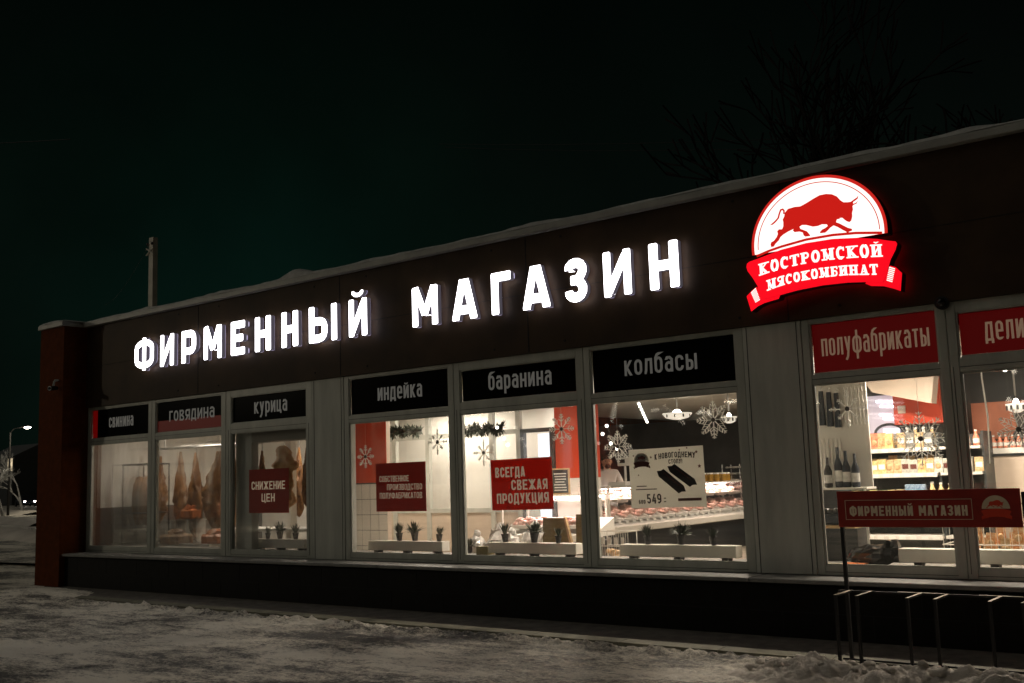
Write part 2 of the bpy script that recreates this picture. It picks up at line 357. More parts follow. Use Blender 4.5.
# slab serif letters for the curved wording of the emblem
def serif_text(mb, s, x0, x1, zb, zt, y, depth, mi):
    WS = {'М':1.12,'К':.98,'Й':.95,'И':.95,'Н':.98,'О':.80,'С':.78,'Р':.82,'Т':.84,'Б':.82,'Я':.88,'А':.98}
    tot = sum(WS[c] for c in s)+.10*(len(s)-1); k = (x1-x0)/tot; u = 0; n = 0
    f = lambda a, q: np.interp(q, [p[0] for p in a], [p[1] for p in a])
    for c in s:
        w = WS[c]*k; X = x0+u*k
        Hh = 1.0; tw = .215*k; tn = .085*k; sh = .11
        st = []
        L = .24*k; R = w-.24*k
        def ver(x_, a=0, b_=1, t=tw): st.append(([(x_,a),(x_,b_)], t, False))
        def ser(x_, z): st.append(([(x_-.24*k, z),(x_+.24*k, z)], .055, False))
        if c in 'НИЙ':
            ver(L); ver(R)
            for xx in (L,R): ser(xx,.045); ser(xx,.955)
            st.append(([(L,.5),(R,.5)], .04, False) if c == 'Н' else ([(L,.12),(R,.88)], .035, False))
            if c == 'Й': st.append(([(w/2-.14*k,1.22),(w/2,1.13),(w/2+.14*k,1.22)], .04, False))
        elif c == 'К':
            ver(L); ser(L,.045); ser(L,.955); st.append(([(L,.45),(R,.95)], .04, False)); st.append(([(L+.1*k,.55),(R,.03)], tw*.85, False)); ser(R,.045); ser(R,.955)
        elif c == 'О':
            for sx in (-1,1): st.append((arc(w/2,.5,(w/2-.14*k),.47,90,90+sx*180,8), tw*.85, False))
        elif c == 'С':
            st.append((arc(w/2,.5,(w/2-.14*k),.46,50,310,9), tw*.85, False)); st.append(([(w*.84,.68),(w*.84,1.0)], tn, False))
        elif c == 'Т':
            ver(w/2); ser(w/2,.045); st.append(([(0.03*k,.955),(w-.03*k,.955)], .055, False))
            st.append(([(0.06*k,.72),(0.06*k,.98)], tn, False)); st.append(([(w-.06*k,.72),(w-.06*k,.98)], tn, False))
        elif c == 'Р':
            ver(L); ser(L,.045); ser(L,.955); st.append(([(L,.955)]+arc(w-.32*k,.73,.18*k,.22,90,-90,6)+[(L,.5)], tw*.55, False))
        elif c == 'Б':
            ver(L); ser(L,.045); st.append(([(L-.2*k,.955),(w-.08*k,.955)], .055, False)); st.append(([(w-.1*k,.72),(w-.1*k,.98)], tn, False))
            st.append(([(L,.55)]+arc(w-.32*k,.30,.18*k,.25,90,-90,6)+[(L,.05)], tw*.55, False))
        elif c == 'М':
            ver(L,0,1,tn*1.1); ver(R); ser(L,.045); ser(R,.045); ser(L,.955); ser(R,.955)
            st.append(([(L,.98),(w/2,.12)], tw*.9, False)); st.append(([(R,.98),(w/2,.12)], tn*.9, False))
        elif c == 'А':
            st.append(([(L-.04*k,.03),(w/2,1.0)], tn, False)); st.append(([(R,.03),(w/2,1.0)], tw*.95, False)); st.append(([(w*.3,.32),(w*.68,.32)], .035, False)); ser(L,.045); ser(R,.045)
        elif c == 'Я':
            ver(R); ser(R,.045); ser(R,.955); st.append(([(R,.955)]+arc(.34*k,.72,.20*k,.22,90,270,6)+[(R,.5)], tw*.55, False)); st.append(([(R-.1*k,.5),(.22*k,.04)], tw*.7, False)); ser(.2*k,.045)
        for pl, t, cl in st:
            pts = []
            for (px, pz) in pl:
                q = X+px; b_ = f(zb,q); t_ = f(zt,q); pts.append((q, b_+(t_-b_)*pz))
            vert = abs(pl[-1][1]-pl[0][1]) > .3 or len(pl) > 4
            tt = t if (vert and t < 1) else t
            if not vert or t < .06: tt = max(t if t > .07 else t*.12/.1, .010) if t < .06 else t
            if t in (.055,): tt = .012
            if t in (.035,.04): tt = .010
            mb.ribbon(pts, tt, y-.0004*(n % 6), y+depth, cl, mi); n += 1
        u += WS[c]+.10

# ================================================================== THE SETTING
def vnoise(x, y, seed=0):
    xi = np.floor(x).astype(np.int64); yi = np.floor(y).astype(np.int64); fx = x-xi; fy = y-yi
    fx = fx*fx*(3-2*fx); fy = fy*fy*(3-2*fy)
    def h(a, b):
        n = (a*374761393+b*668265263+seed*1442695041) & 0x7fffffff
        n = ((n ^ (n >> 13))*1274126177) & 0x7fffffff
        return ((n ^ (n >> 16)) & 0xffff)/65535.0
    return (h(xi,yi)*(1-fx)+h(xi+1,yi)*fx)*(1-fy)+(h(xi,yi+1)*(1-fx)+h(xi+1,yi+1)*fx)*fy
def fbm(x, y, o=5, seed=0, g=.5):
    s = 0; a = 1; tt = 0
    for i in range(o):
        s = s+a*vnoise(x*2**i, y*2**i, seed+i*17); tt += a; a *= g
    return s/tt
def grid_mesh(name, xs, ys, zf, m):
    X, Y = np.meshgrid(xs, ys); Z = zf(X, Y); nx = len(xs); ny = len(ys)
    co = np.stack([X,Y,Z], -1).reshape(-1,3).astype(np.float32)
    i = np.arange(nx-1)[None,:]+np.arange(ny-1)[:,None]*nx
    q = np.stack([i,i+1,i+1+nx,i+nx], -1).reshape(-1,4).astype(np.int32)
    me = bpy.data.meshes.new(name); me.vertices.add(len(co)); me.vertices.foreach_set('co', co.ravel())
    me.loops.add(q.size); me.loops.foreach_set('vertex_index', q.ravel())
    me.polygons.add(len(q)); me.polygons.foreach_set('loop_start', np.arange(0,q.size,4)); me.polygons.foreach_set('use_smooth', np.ones(len(q),bool))
    me.update(calc_edges=True); me.materials.append(m)
    o = bpy.data.objects.new(name, me); COL.objects.link(o); return o

def snow_mat(name, dirty=True):
    m = bpy.data.materials.new(name); m.use_nodes = True; nt = m.node_tree; b = nt.nodes['Principled BSDF']
    tc = nt.nodes.new('ShaderNodeTexCoord')
    def noise(sc, det=8, rough=.6, st=None, dist=0):
        n = nt.nodes.new('ShaderNodeTexNoise'); n.inputs['Scale'].default_value = sc; n.inputs['Detail'].default_value = det; n.inputs['Roughness'].default_value = rough
        n.inputs['Distortion'].default_value = dist
        mp = nt.nodes.new('ShaderNodeMapping'); mp.inputs['Scale'].default_value = st or (1,1,1)
        nt.links.new(tc.outputs['Object'], mp.inputs[0]); nt.links.new(mp.outputs[0], n.inputs['Vector']); return n.outputs['Fac']
    def ramp(src, stops):
        r = nt.nodes.new('ShaderNodeValToRGB'); e = r.color_ramp.elements
        e[0].position = stops[0][0]; e[0].color = stops[0][1]+(1,); e[1].position = stops[-1][0]; e[1].color = stops[-1][1]+(1,)
        for p, c in stops[1:-1]: q = e.new(p); q.color = c+(1,)
        nt.links.new(src, r.inputs[0]); return r.outputs[0]
    big = noise(.5, 5, .55, (.8,1.3,1)); fine = noise(26, 12, .8, (.8,1.2,1), .2); mid = noise(4.0, 10, .72, (.6,1.4,1), .5)
    add = nt.nodes.new('ShaderNodeMath'); add.operation = 'ADD'
    s1 = nt.nodes.new('ShaderNodeMath'); s1.operation = 'MULTIPLY'; s1.inputs[1].default_value = .40; nt.links.new(big, s1.inputs[0])
    s2 = nt.nodes.new('ShaderNodeMath'); s2.operation = 'MULTIPLY'; s2.inputs[1].default_value = .28; nt.links.new(mid, s2.inputs[0])
    s3 = nt.nodes.new('ShaderNodeMath'); s3.operation = 'MULTIPLY_ADD'; s3.inputs[1].default_value = .32; nt.links.new(fine, s3.inputs[0])
    nt.links.new(s1.outputs[0], add.inputs[0]); nt.links.new(s2.outputs[0], add.inputs[1]); nt.links.new(add.outputs[0], s3.inputs[2])
    if dirty: c = ramp(s3.outputs[0], [(.425,(.02,.02,.019)),(.465,(.12,.115,.10)),(.495,(.50,.465,.39)),(.535,(.95,.90,.78))])
    else: c = ramp(s3.outputs[0], [(.3,(.42,.37,.31)),(.6,(.84,.78,.69))])
    nt.links.new(c, b.inputs['Base Color'])
    rr = nt.nodes.new('ShaderNodeMapRange'); rr.inputs[1].default_value = .38; rr.inputs[2].default_value = .58; rr.inputs[3].default_value = .38; rr.inputs[4].default_value = .85
    nt.links.new(s3.outputs[0], rr.inputs[0]); nt.links.new(rr.outputs[0], b.inputs['Roughness'])
    bp = nt.nodes.new('ShaderNodeBump'); bp.inputs['Strength'].default_value = 1; bp.inputs['Distance'].default_value = .07
    nt.links.new(s3.outputs[0], bp.inputs['Height'])
    b2 = nt.nodes.new('ShaderNodeBump'); b2.inputs['Strength'].default_value = .9; b2.inputs['Distance'].default_value = .012
    nt.links.new(noise(85, 6, .8), b2.inputs['Height']); nt.links.new(bp.outputs[0], b2.inputs['Normal']); nt.links.new(b2.outputs[0], b.inputs['Normal'])
    return m
M['ice'] = snow_mat('trodden_snow_and_ice'); M['snow'] = snow_mat('piled_snow', False)

# far ground sheet
g = grid_mesh('ground', np.concatenate([np.linspace(-600,-60,28), np.linspace(-56,60,60), np.linspace(80,500,14)]),
              np.concatenate([np.linspace(-300,-45,12), np.linspace(-40,80,60), np.linspace(95,700,24)]),
              lambda X,Y: -.12+.0*X-.05*fbm(X*.3,Y*.3,3,5), M['ice']); tag(g, kind='structure')
# trodden snow in front of the shop
def road_z(X, Y):
    z = -.062+.040*fbm(X*1.3,Y*2.0,4,1)+.034*fbm(X*7,Y*12,4,9,.65)
    rid = np.clip(1-np.abs(Y+1.26+.05*vnoise(X*2,X*0,4))/.17, 0, 1)
    z = z+rid*(.012+.17*np.clip(fbm(X*9,Y*13,4,22,.68)-.36,0,1)*np.clip((X-1.5)/2,0,1))
    z = z+np.clip((2.6-X)/2.2,0,1)*np.clip(1-np.abs(Y+1.0)/1.0,0,1)*.085
    z = np.where(Y > -1.12, z*.5-.03+.0*X, z)+np.where((Y > -1.12)&(X < 2.2), .05*np.clip((2.2-X),0,1), 0)
    e = np.clip(np.minimum(np.minimum(X+14, 24-X), np.minimum(Y+14, 99))/2, 0, 1)
    return z*e-.2*(1-e)
xs = np.concatenate([np.arange(-14,-1,.12), np.arange(-1,16,.03), np.arange(16,24,.15)])
ys = np.concatenate([np.arange(-14,-6,.15), np.arange(-6,-1.7,.045), np.arange(-1.7,-1.0,.02), [-.98,-.7,-.4]])
g = grid_mesh('trodden_snow', xs, ys, road_z, M['ice']); tag(g, kind='structure')
# heap of shovelled snow at the rack
def heap_z(X, Y):
    a = np.clip((X-12.15)/.9,0,1)*np.clip((18.5-X)/1,0,1)
    p = np.clip(1-np.abs(Y+1.75)/.66,0,1)**.7
    n = fbm(X*2.1,Y*2.6,4,40); c = np.abs(vnoise(X*5.2,Y*5.8,61)-.5)*2; c2 = np.abs(vnoise(X*11,Y*12,63)-.5)*2
    h = (.05+.17*np.clip(n-.22,0,1)+.10*c+.05*c2+.05*fbm(X*14,Y*14,3,90)+.035*np.abs(vnoise(X*31,Y*29,91)-.5)*2)
    return -.10+a*p*h*.98+.012*vnoise(X*26,Y*26,5)
g = grid_mesh('snow_bank', np.arange(12.0,18.6,.02), np.arange(-2.45,-1.07,.02), heap_z, M['snow'])
tag(g, kind='stuff')
# lumps of snow along the kerb
rng = random.Random(5); mb = MB()
for i in range(600):
    x = rng.uniform(2.4, 12.6); y = -1.20+rng.gauss(0,.055); r = rng.uniform(.008,.024)*(1 if rng.random() < .9 else 1.7)
    mb.blob((x,min(y,-1.12-r*.4),-.035+r*.35), (r*rng.uniform(1,1.9), r, r*.75), 7, .28, rng=rng)
for i in range(90):
    x = rng.uniform(12.5, 16); y = -1.5+rng.uniform(-.45,.28); r = rng.uniform(.012,.045)
    z = float(heap_z(np.array([x]), np.array([y]))[0])
    mb.blob((x,y,z+r*.2), (r*rng.uniform(1,1.5), r*1.1, r*.8), 9, .35, rng=rng)
g = mb.build('snow_lumps', M['snow'], smooth=True); tag(g, kind='stuff')
# pavement strip with its edge
mb = MB()
mb.hexa([(-.9,-1.08,-.14),(20,-1.08,-.14),(20,-.30,-.14),(-.9,-.30,-.14),(-.9,-1.08,-.004),(20,-1.08,-.004),(20,-.30,.035),(-.9,-.30,.035)])
g = mb.build('pavement', M['pave']); tag(g, kind='structure')
mb = MB()
for i in range(20): mb.hexa([(.0+i,-1.10,-.14),(.994+i,-1.10,-.14),(.994+i,-.93,-.14),(i+.0,-.93,-.14),(i+.0,-1.10,.006),(.994+i,-1.10,.006),(.994+i,-.93,.014),(i+.0,-.93,.014)])
g = mb.build('kerb', M['kerb']); tag(g, kind='structure')
# far left: road between snow banks
g = grid_mesh('road', np.linspace(-110,-3,150), np.linspace(3,40,60), lambda X,Y: -.09+.0*X+.05*fbm(X*.8,Y*.8,3,70), M['ice']); tag(g, kind='structure')
def bank(name, pts, w, h, seed):
    mb = MB(); n = 60; m = 8; vs = []
    P = [Vector(p) for p in pts]
    for i in range(n+1):
        t = i/n*(len(P)-1); k = min(int(t), len(P)-2); p = P[k].lerp(P[k+1], t-k); d = (P[k+1]-P[k]).normalized(); nn = Vector((-d.y,d.x,0))
        for j in range(m+1):
            s = j/m*2-1; hh = h*(1-s*s)*(.6+.8*float(vnoise(np.array([i*.7]),np.array([j*.6]),seed)[0]))
            q = p+nn*s*w/2; vs.append((q.x,q.y,-.12+hh))
    mb.add(vs, [(i*(m+1)+j,i*(m+1)+j+1,(i+1)*(m+1)+j+1,(i+1)*(m+1)+j) for i in range(n) for j in range(m)])
    o = mb.build(name, M['snow'], smooth=True); tag(o, kind='stuff')
bank('roadside_snow', [(-60,14.5,0),(-24,10.8,0),(-10,6.8,0)], 1.6, .32, 3)
bank('roadside_snow', [(-115,44,0),(-60,25,0),(-34,18,0)], 2.6, .34, 8)
bank('roadside_snow', [(-118,48,0),(-60,31,0)], 3.0, .30, 12)

# ================================================================== THE SHOP
shop = thing('shop_building', 'long single-storey shop with dark brown fascia and white-framed lit shop windows', 'building', (6,0,0))
OX = 6.0
_build = MB.build
def sb(mb, name, mats, parent=shop, **k):
    """build a part of the shop from world coordinates"""
    o = _build(mb, name, mats, parent, **k)
    if parent is shop: o.location = (-OX,0,0)
    return o
# fascia and outer walls
mb = MB(); mb.box(0.0,19,-.04,.26,2.93,4.286)
for x in (3.1,6.2,9.3,12.4,15.5): mb.box(x-.006,x+.006,-.043,-.038,2.935,4.28,1)
for x in (.4,2.6,3.6,5.7,6.7,8.8,9.8,11.9,12.9,15.0):
    for z in (3.02,4.2): mb.box(x-.012,x+.012,-.046,-.039,z-.012,z+.012,1)
mb.box(0,19,-.0425,-.038,3.605,3.611,1)
sb(mb,'fascia',[M['fascia'],M['joint']])
mb = MB(); mb.box(-.75,0,-.45,.26,-.1,4.286); sb(mb,'pilaster',M['orange'])
mb = MB(); mb.box(-.75,-.45,.262,12.3,-.1,4.2); mb.box(-.45,19,12.0,12.3,-.1,4.2); mb.box(18.7,19,.262,12.0,-.1,4.2); sb(mb,'outer_wall',M['orange'])
mb = MB(); mb.box(15.14,19,-.01,.26,.56,2.928); sb(mb,'end_wall',M['cladding'])
mb = MB(); mb.box(-.44,18.7,.27,12.0,3.9,4.1); sb(mb,'roof_slab',M['coping'])
# plinth with stone joints, ledge
mb = MB(); mb.box(0.003,19,-.355,.1,-.1,.50)
for i in range(24):
    x = .4+i*.82
    mb.box(x-.004,x+.004,-.358,-.353,.262,.495,1); mb.box(x+.4,x+.408,-.358,-.353,.05,.252,1)
mb.box(.01,19,-.358,-.353,.253,.260,1)
sb(mb,'plinth',[M['plinth'],M['joint']])
mb = MB()
for i in range(8):
    a = .003+i*2.4; mb.box(a, a+2.396, -.41, .06, .512-(i%2)*.001, .552-(i%2)*.0015, bev=.006)
sb(mb,'window_ledge',M['ledge'])
# coping with seam, and the snow on it
def coping(name, x0,x1,y0,y1):
    mb = MB(); mb.box(x0,x1,y0,y1,4.288,4.355,bev=.006); mb.box(x0+.012,x1-.012,y0+.014,y1-.014,4.357,4.368)
    return sb(mb,name,M['coping'])
coping('coping', .004,19.05,-.12,.34); coping('coping', -.785,.0,-.49,.34)
def cap_snow(x0,x1,y0,y1,seed,hmax):
    nx = int((x1-x0)/.06); vs = []; m = 5
    for i in range(nx+1):
        x = x0+(x1-x0)*i/nx; a = float(fbm(np.array([x*1.7]),np.array([0.3]),3,seed)[0])
        h = hmax*(.25+1.1*a*a*1.4)
        if 5.0 < x < 5.75 and y0 > -.3: h += .09*math.sin((x-5.0)/.75*PI)*(1 if x < 5.5 else .5)
        e = min(1,(x-x0)/.08,(x1-x)/.08); 
        yy0 = y0+.02*float(vnoise(np.array([x*4]),np.array([1.0]),seed)[0])
        for (fy,fz) in ((0,0),(.02,.55),(.10,.95),(.5,1.0),(.9,.9),(1,0)): vs.append((x, yy0+(y1-yy0)*fy, 4.368+h*fz*max(e,.15)))
    mb = MB(); w = 6
    mb.add(vs, [(i*w+j,(i+1)*w+j,(i+1)*w+j+1,i*w+j+1) for i in range(nx) for j in range(w-1)]+[tuple(range(w)),tuple(reversed(range(nx*w,nx*w+w)))])
    sb(mb,'roof_snow',M['roofsnow'],smooth=True)
cap_snow(-.785,.03,-.49,.32,3,.085); cap_snow(.03,19.03,-.115,.32,4,.055)

# columns between the window groups
for (a,b) in ((5.602,6.218),(11.902,12.498)):
    mb = MB(); mb.box(a,b,-.012,.20,.556,2.927,bev=.004); mb.box(a+.04,a+.046,-.0145,-.011,.56,2.92,1); mb.box(b-.046,b-.04,-.0145,-.011,.56,2.92,1)
    sb(mb,'column',[M['cladding'],M['joint']])
# windows: outer frame limits, glass opening, transom panel opening, text
WIN = [(.02,1.865,.10,1.77,'свинина',0,.50,1.20,'fog','dark'),(1.87,3.728,1.96,3.62,'говядина',0,.32,1.45,'fog2','dark'),
       (3.735,5.598,3.845,5.475,'курица',1,.49,1.20,'glass','dark'),(6.222,8.125,6.31,8.04,'индейка',0,.50,1.27,'glass','dark'),
       (8.13,10.005,8.22,9.91,'баранина',1,.42,1.33,'glass','dark'),(10.01,11.898,10.09,11.81,'колбасы',0,.42,1.28,'glass','dark'),
       (12.502,13.813,12.575,13.735,'полуфабрикаты',0,.10,1.08,'glass','red'),(13.818,15.14,13.895,15.055,'деликатесы',1,.22,1.02,'glass','red')]
wlab = ['black sign panel above the leftmost, fogged window, lettering about pork in Russian','dark sign panel lettered about beef in Russian above the second fogged window',
 'dark sign panel lettered about chicken in Russian, third panel from the left','black sign panel lettered about turkey in Russian above the window with the tiled wall',
 'black sign panel lettered about lamb in Russian above the window with the bright doorway','black sign panel lettered about sausages in Russian above the white price poster',
 'red sign panel with the long beige Russian word above the grocery shelves window','red sign panel above the rightmost window, its beige word cut by the picture edge']
for (o0,o1,g0,g1,word,sash,t0,t1,gm,kind),lb in zip(WIN,wlab):
    y0,y1 = -.006,.075; p0,p1 = (2.44,2.835) if sash else (2.40,2.892); zb,zt = .64,2.312
    mb = MB()
    mb.box(o0,g0,y0,y1,.556,2.928,bev=.005); mb.box(g1,o1,y0,y1,.556,2.928,bev=.005)
    mb.box(g0,g1,y0+.002,y1-.002,.557,zb); mb.box(g0,g1,y0+.002,y1-.002,zt,p0); mb.box(g0,g1,y0+.002,y1-.002,p1,2.927)
    # beads round the glass
    bb = .018
    for (a,b,c,d) in ((g0,g0+bb,zb,zt),(g1-bb,g1,zb,zt),(g0+bb,g1-bb,zb,zb+bb),(g0+bb,g1-bb,zt-bb,zt),(g0,g0+bb*.8,p0,p1),(g1-bb*.8,g1,p0,p1),(g0+bb,g1-bb,p0,p0+bb*.8),(g0+bb,g1-bb,p1-bb*.8,p1)):
        mb.box(a,b,y0+.012,y0+.03,c,d)
    if sash:   # opening sash lines
        for (a,b,c,d) in ((g0-.055,g0-.051,.60,2.36),(g1+.051,g1+.055,.60,2.36)): mb.box(a,b,y0-.0025,y0+.002,c,d,1)
    for z in (.585,2.355): mb.box(g0,g1,y0-.0005,y0+.0035,z-.002,z+.002,1)
    w = sb(mb,'window_frame',[M['frame'],M['joint']])
    mb = MB(); mb.box(g0+bb,g1-bb,.028,.034,zb+bb,zt-bb); pane = _build(mb,'pane',M[gm],w)
    # transom sign panel, a thing of its own
    sg = thing('category_sign', lb, 'sign', ((g0+g1)/2,.02,(p0+p1)/2)); sx,sz = (g0+g1)/2,(p0+p1)/2
    mb = MB(); mb.box(g0+.018-sx,g1-.018-sx,.012,.022,p0+.018-sz,p1-.018-sz,0,.002)
    _build(mb,'panel',M['signdark'] if kind == 'dark' else E_REDP,sg)
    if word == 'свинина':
        mb = MB(); mb.box(g0+.02-sx,g0+.155-sx,.0085,.0115,p0+.02-sz,p1-.02-sz); _build(mb,'red_reflection',emit('red_reflection',(1,.004,.002),.07,(.3,.01,.01)),sg)  # red reflection painted on as a dimly glowing strip
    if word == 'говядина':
        mb = MB(); mb.box(g0+.02-sx,g1-.02-sx,.0095,.0115,p0+.02-sz,p0+.19-sz); _build(mb,'red_reflection',emit('dim_red_reflection',(1,.008,.002),.030,(.02,.001,.001)),sg)  # reddish reflection painted over the lower panel as a faint glow
    mb = MB(); H = .215
    zc = (p0+p1)/2-.078-sz
    text(mb, word, g0+t0-sx, g0+t1-sx, zc, H, .008, .004, .125)
    _build(mb,'lettering',E_TXT if kind == 'dark' else E_TXTR,sg)

# ------------------------------------------------------------------ illuminated letters
sign = thing('illuminated_sign', 'row of glowing white channel letters on the dark brown fascia', 'shop sign', (6.5,-.06,3.4))
LET = [('Ф',1.634,2.148),('И',2.324,2.674),('Р',2.872,3.231),('М',3.424,3.846),('Е',4.064,4.38),('Н',4.606,4.947),('Н',5.176,5.515),('Ы',5.738,6.281),('Й',6.509,6.84),
       ('М',7.632,8.05),('А',8.281,8.664),('Г',8.886,9.173),('А',9.337,9.717),('З',9.915,10.212),('И',10.426,10.767),('Н',10.989,11.33)]
for ch,a,b in LET:
    w = b-a; H = .487; t = .104 if ch not in 'ФИЙМ' else .092
    mb = MB(); mh = MB()
    for i,st in enumerate(glyph(ch, w, H, t)):
        pl,closed = st[:2]; ts = t*(st[2] if len(st) > 2 else 1)
        pts = [(a+x-6.5,3.402+z-3.4) for x,z in pl]
        yy = -.11-.0012*(i%5)
        mb.ribbon(pts, ts, yy, -.045, closed, 0, 1, .013)
        mh.ribbon(pts, ts*.7, -.040-.0006*(i%5), -.030, closed, 0, None, .01)
    o = _build(mb,'letter',[E_WHITE,E_SIDE],sign); _build(mh,'backlight',E_HALO,o)

# ------------------------------------------------------------------ round emblem
BULL= [(12.509, 3.933), (12.545, 3.967), (12.611, 3.973), (12.667, 3.968), (12.726, 3.988), (12.792, 4.015), (12.857, 4.038), (12.921, 4.038), (12.975, 4.024), (13.019, 3.995), (13.047, 3.955), (13.076, 3.929), (13.114, 3.922), (13.142, 3.921), (13.177, 3.939), (13.2, 3.949), (13.215, 3.967), (13.208, 3.939), (13.188, 3.926), (13.162, 3.914), (13.164, 3.897), (13.192, 3.904), (13.209, 3.921), (13.194, 3.895), (13.16, 3.885), (13.155, 3.875), (13.157, 3.847), (13.146, 3.815), (13.146, 3.784), (13.134, 3.747), (13.115, 3.735), (13.093, 3.747), (13.071, 3.767), (13.057, 3.785), (13.039, 3.791), (13.026, 3.783), (13.003, 3.782), (12.993, 3.757), (13.023, 3.741), (13.06, 3.714), (13.096, 3.688), (13.133, 3.671), (13.136, 3.655), (13.108, 3.649), (13.089, 3.637), (13.078, 3.654), (13.049, 3.674), (13.005, 3.709), (12.968, 3.731), (12.936, 3.716), (12.911, 3.694), (12.886, 3.678), (12.839, 3.68), (12.835, 3.691), (12.857, 3.711), (12.889, 3.721), (12.914, 3.736), (12.907, 3.752), (12.861, 3.761), (12.82, 3.752), (12.773, 3.754), (12.71, 3.781), (12.671, 3.788), (12.645, 3.777), (12.652, 3.755), (12.683, 3.738), (12.714, 3.72), (12.736, 3.688), (12.743, 3.671), (12.694, 3.673), (12.679, 3.687), (12.673, 3.715), (12.642, 3.73), (12.593, 3.733), (12.578, 3.752), (12.588, 3.766), (12.529, 3.749), (12.481, 3.729), (12.452, 3.71), (12.433, 3.681), (12.398, 3.654), (12.379, 3.63), (12.354, 3.629), (12.348, 3.655), (12.358, 3.677), (12.383, 3.684), (12.414, 3.716), (12.429, 3.746), (12.423, 3.771), (12.441, 3.787), (12.473, 3.782), (12.487, 3.808), (12.49, 3.848), (12.485, 3.873), (12.504, 3.902)]
TAIL= [(12.502, 3.925), (12.504, 3.958), (12.492, 3.973), (12.472, 3.969), (12.456, 3.935), (12.443, 3.897), (12.413, 3.87), (12.369, 3.842)]
CHORD= [(12.20, 3.565), (12.32,3.595), (12.454, 3.618), (12.7, 3.644), (12.954, 3.644), (13.168, 3.626), (13.40, 3.588)]
RIB= [(12.099, 3.505), (12.126, 3.522), (12.195, 3.534), (12.451, 3.587), (12.698, 3.61), (12.951, 3.607), (13.164, 3.581), (13.355, 3.538), (13.441, 3.509), (13.512, 3.489), (13.524, 3.465), (13.506, 3.415), (13.456, 3.334), (13.438, 3.284), (13.41, 3.206), (13.375, 3.144), (13.207, 3.168), (13.058, 3.184), (12.826, 3.191), (12.586, 3.178), (12.404, 3.155), (12.219, 3.14), (12.199, 3.223), (12.194, 3.272), (12.149, 3.359), (12.102, 3.431), (12.091, 3.474)]
LT= [(12.186, 3.27), (12.132, 3.24), (12.072, 3.191), (12.11, 3.038), (12.181, 3.08), (12.25, 3.103), (12.394, 3.124), (12.413, 3.159), (12.219, 3.143)]
RT= [(13.445, 3.283), (13.494, 3.261), (13.543, 3.201), (13.519, 3.045), (13.464, 3.072), (13.38, 3.106), (13.264, 3.125), (13.214, 3.156), (13.23, 3.168), (13.376, 3.147)]
def emblem(root, S, ox, oz, y, mats, dep, names=True):
    """y = front of the white face; S scale about (12.8,3.5)"""
    f = lambda p: ((p[0]-12.8)*S+ox, (p[1]-3.5)*S+oz)
    cx,cz,rx,rz = 12.800,3.632,.648,.600
    def disc(k, a0=-5, a1=185): 
        P = arc(cx,cz,rx*k,rz*k+(k-1)*.04,a0,a1,48); return [f(p) for p in P]
    W,R,B,RM,SD = mats; e = .006*min(1,S*1.2); o = []
    mb = MB(); mb.prism(disc(1.0), y, y+dep, 0, 1); o.append(_build(mb,'rim',[RM,SD],root))
    mb = MB(); mb.prism(disc(.955), y-e*.5, y-.0002, 0, 1); o.append(_build(mb,'roundel',[W,W],root))
    mb = MB(); P = arc(cx,cz,rx*.895,rz*.89,-1,181,48); mb.ribbon([f(p) for p in P], .0085*S, y-e*.8, y-e*.51, False); 
    mb.ribbon([f(p) for p in CHORD], .024*S, y-e*.9, y-e*.52, False)
    o.append(_build(mb,'ring',B,root))
    mb = MB(); mb.prism([f(p) for p in BULL], y-e*1.1, y-e*.6, 0); mb.ribbon([f(p) for p in TAIL], .016*S, y-e*1.05, y-e*.6); o.append(_build(mb,'bull',B,root))
    mb = MB(); mb.prism([f(p) for p in RIB], y-e*2.0, y-e*2.0+dep*.9, 0, 1); 
    mb.prism([f(p) for p in LT], y-e*1.2, y+dep*.8, 0, 1); mb.prism([f(p) for p in RT], y-e*1.2, y+dep*.8, 0, 1); o.append(_build(mb,'ribbon',[R,SD],root))
    for (pa,pb,qa,qb) in (((12.118,3.222),(12.16,3.115),(12.170,3.262),(12.208,3.135)),((13.405,3.152),(13.440,3.278),(13.452,3.130),(13.488,3.255))):
        mb = MB()
        for i in range(8):
            u = (i+.15)/8; v = (i+.72)/8
            L = lambda a,b,t: (a[0]+(b[0]-a[0])*t, a[1]+(b[1]-a[1])*t)
            mb.prism([f(L(pa,pb,u)),f(L(pa,pb,v)),f(L(qa,qb,v)),f(L(qa,qb,u))], y-e*1.7, y-e*1.25)
        o.append(_build(mb,'ribbon_stripe',W,root))
    return o
lg = thing('emblem_sign', 'glowing round emblem with a red bull above a red ribbon of white serif lettering', 'shop sign', (12.8,-.04,3.5))
emblem(lg, 1.0, 0, 0, -.18, (E_LW,E_LR,E_BULL,E_RIM,M['black']), .14)
T1b=[(12.218, 3.369), (12.338, 3.391), (12.438, 3.405), (12.636, 3.418), (12.843, 3.422), (12.998, 3.413), (13.15, 3.401), (13.386, 3.372)]
T1t=[(12.205, 3.481), (12.42,3.505), (12.643, 3.521), (12.945, 3.522), (13.159, 3.51), (13.395, 3.482)]
T2b=[(12.283, 3.214), (12.40,3.24), (12.543, 3.262), (12.8, 3.268), (13.048, 3.256), (13.33, 3.218)]
T2t=[(12.265, 3.310), (12.40,3.330), (12.516, 3.341), (12.807, 3.354), (13.054, 3.343), (13.352, 3.309)]
sh = lambda L: [(a-12.8,b-3.5) for a,b in L]
mb = MB(); serif_text(mb,'КОСТРОМСКОЙ',12.215-12.8,13.392-12.8,sh(T1b),sh(T1t),-.1955,.003,0)
serif_text(mb,'МЯСОКОМБИНАТ',12.285-12.8,13.340-12.8,sh(T2b),sh(T2t),-.1955,.003,0)
_build(mb,'lettering',E_LW,lg)

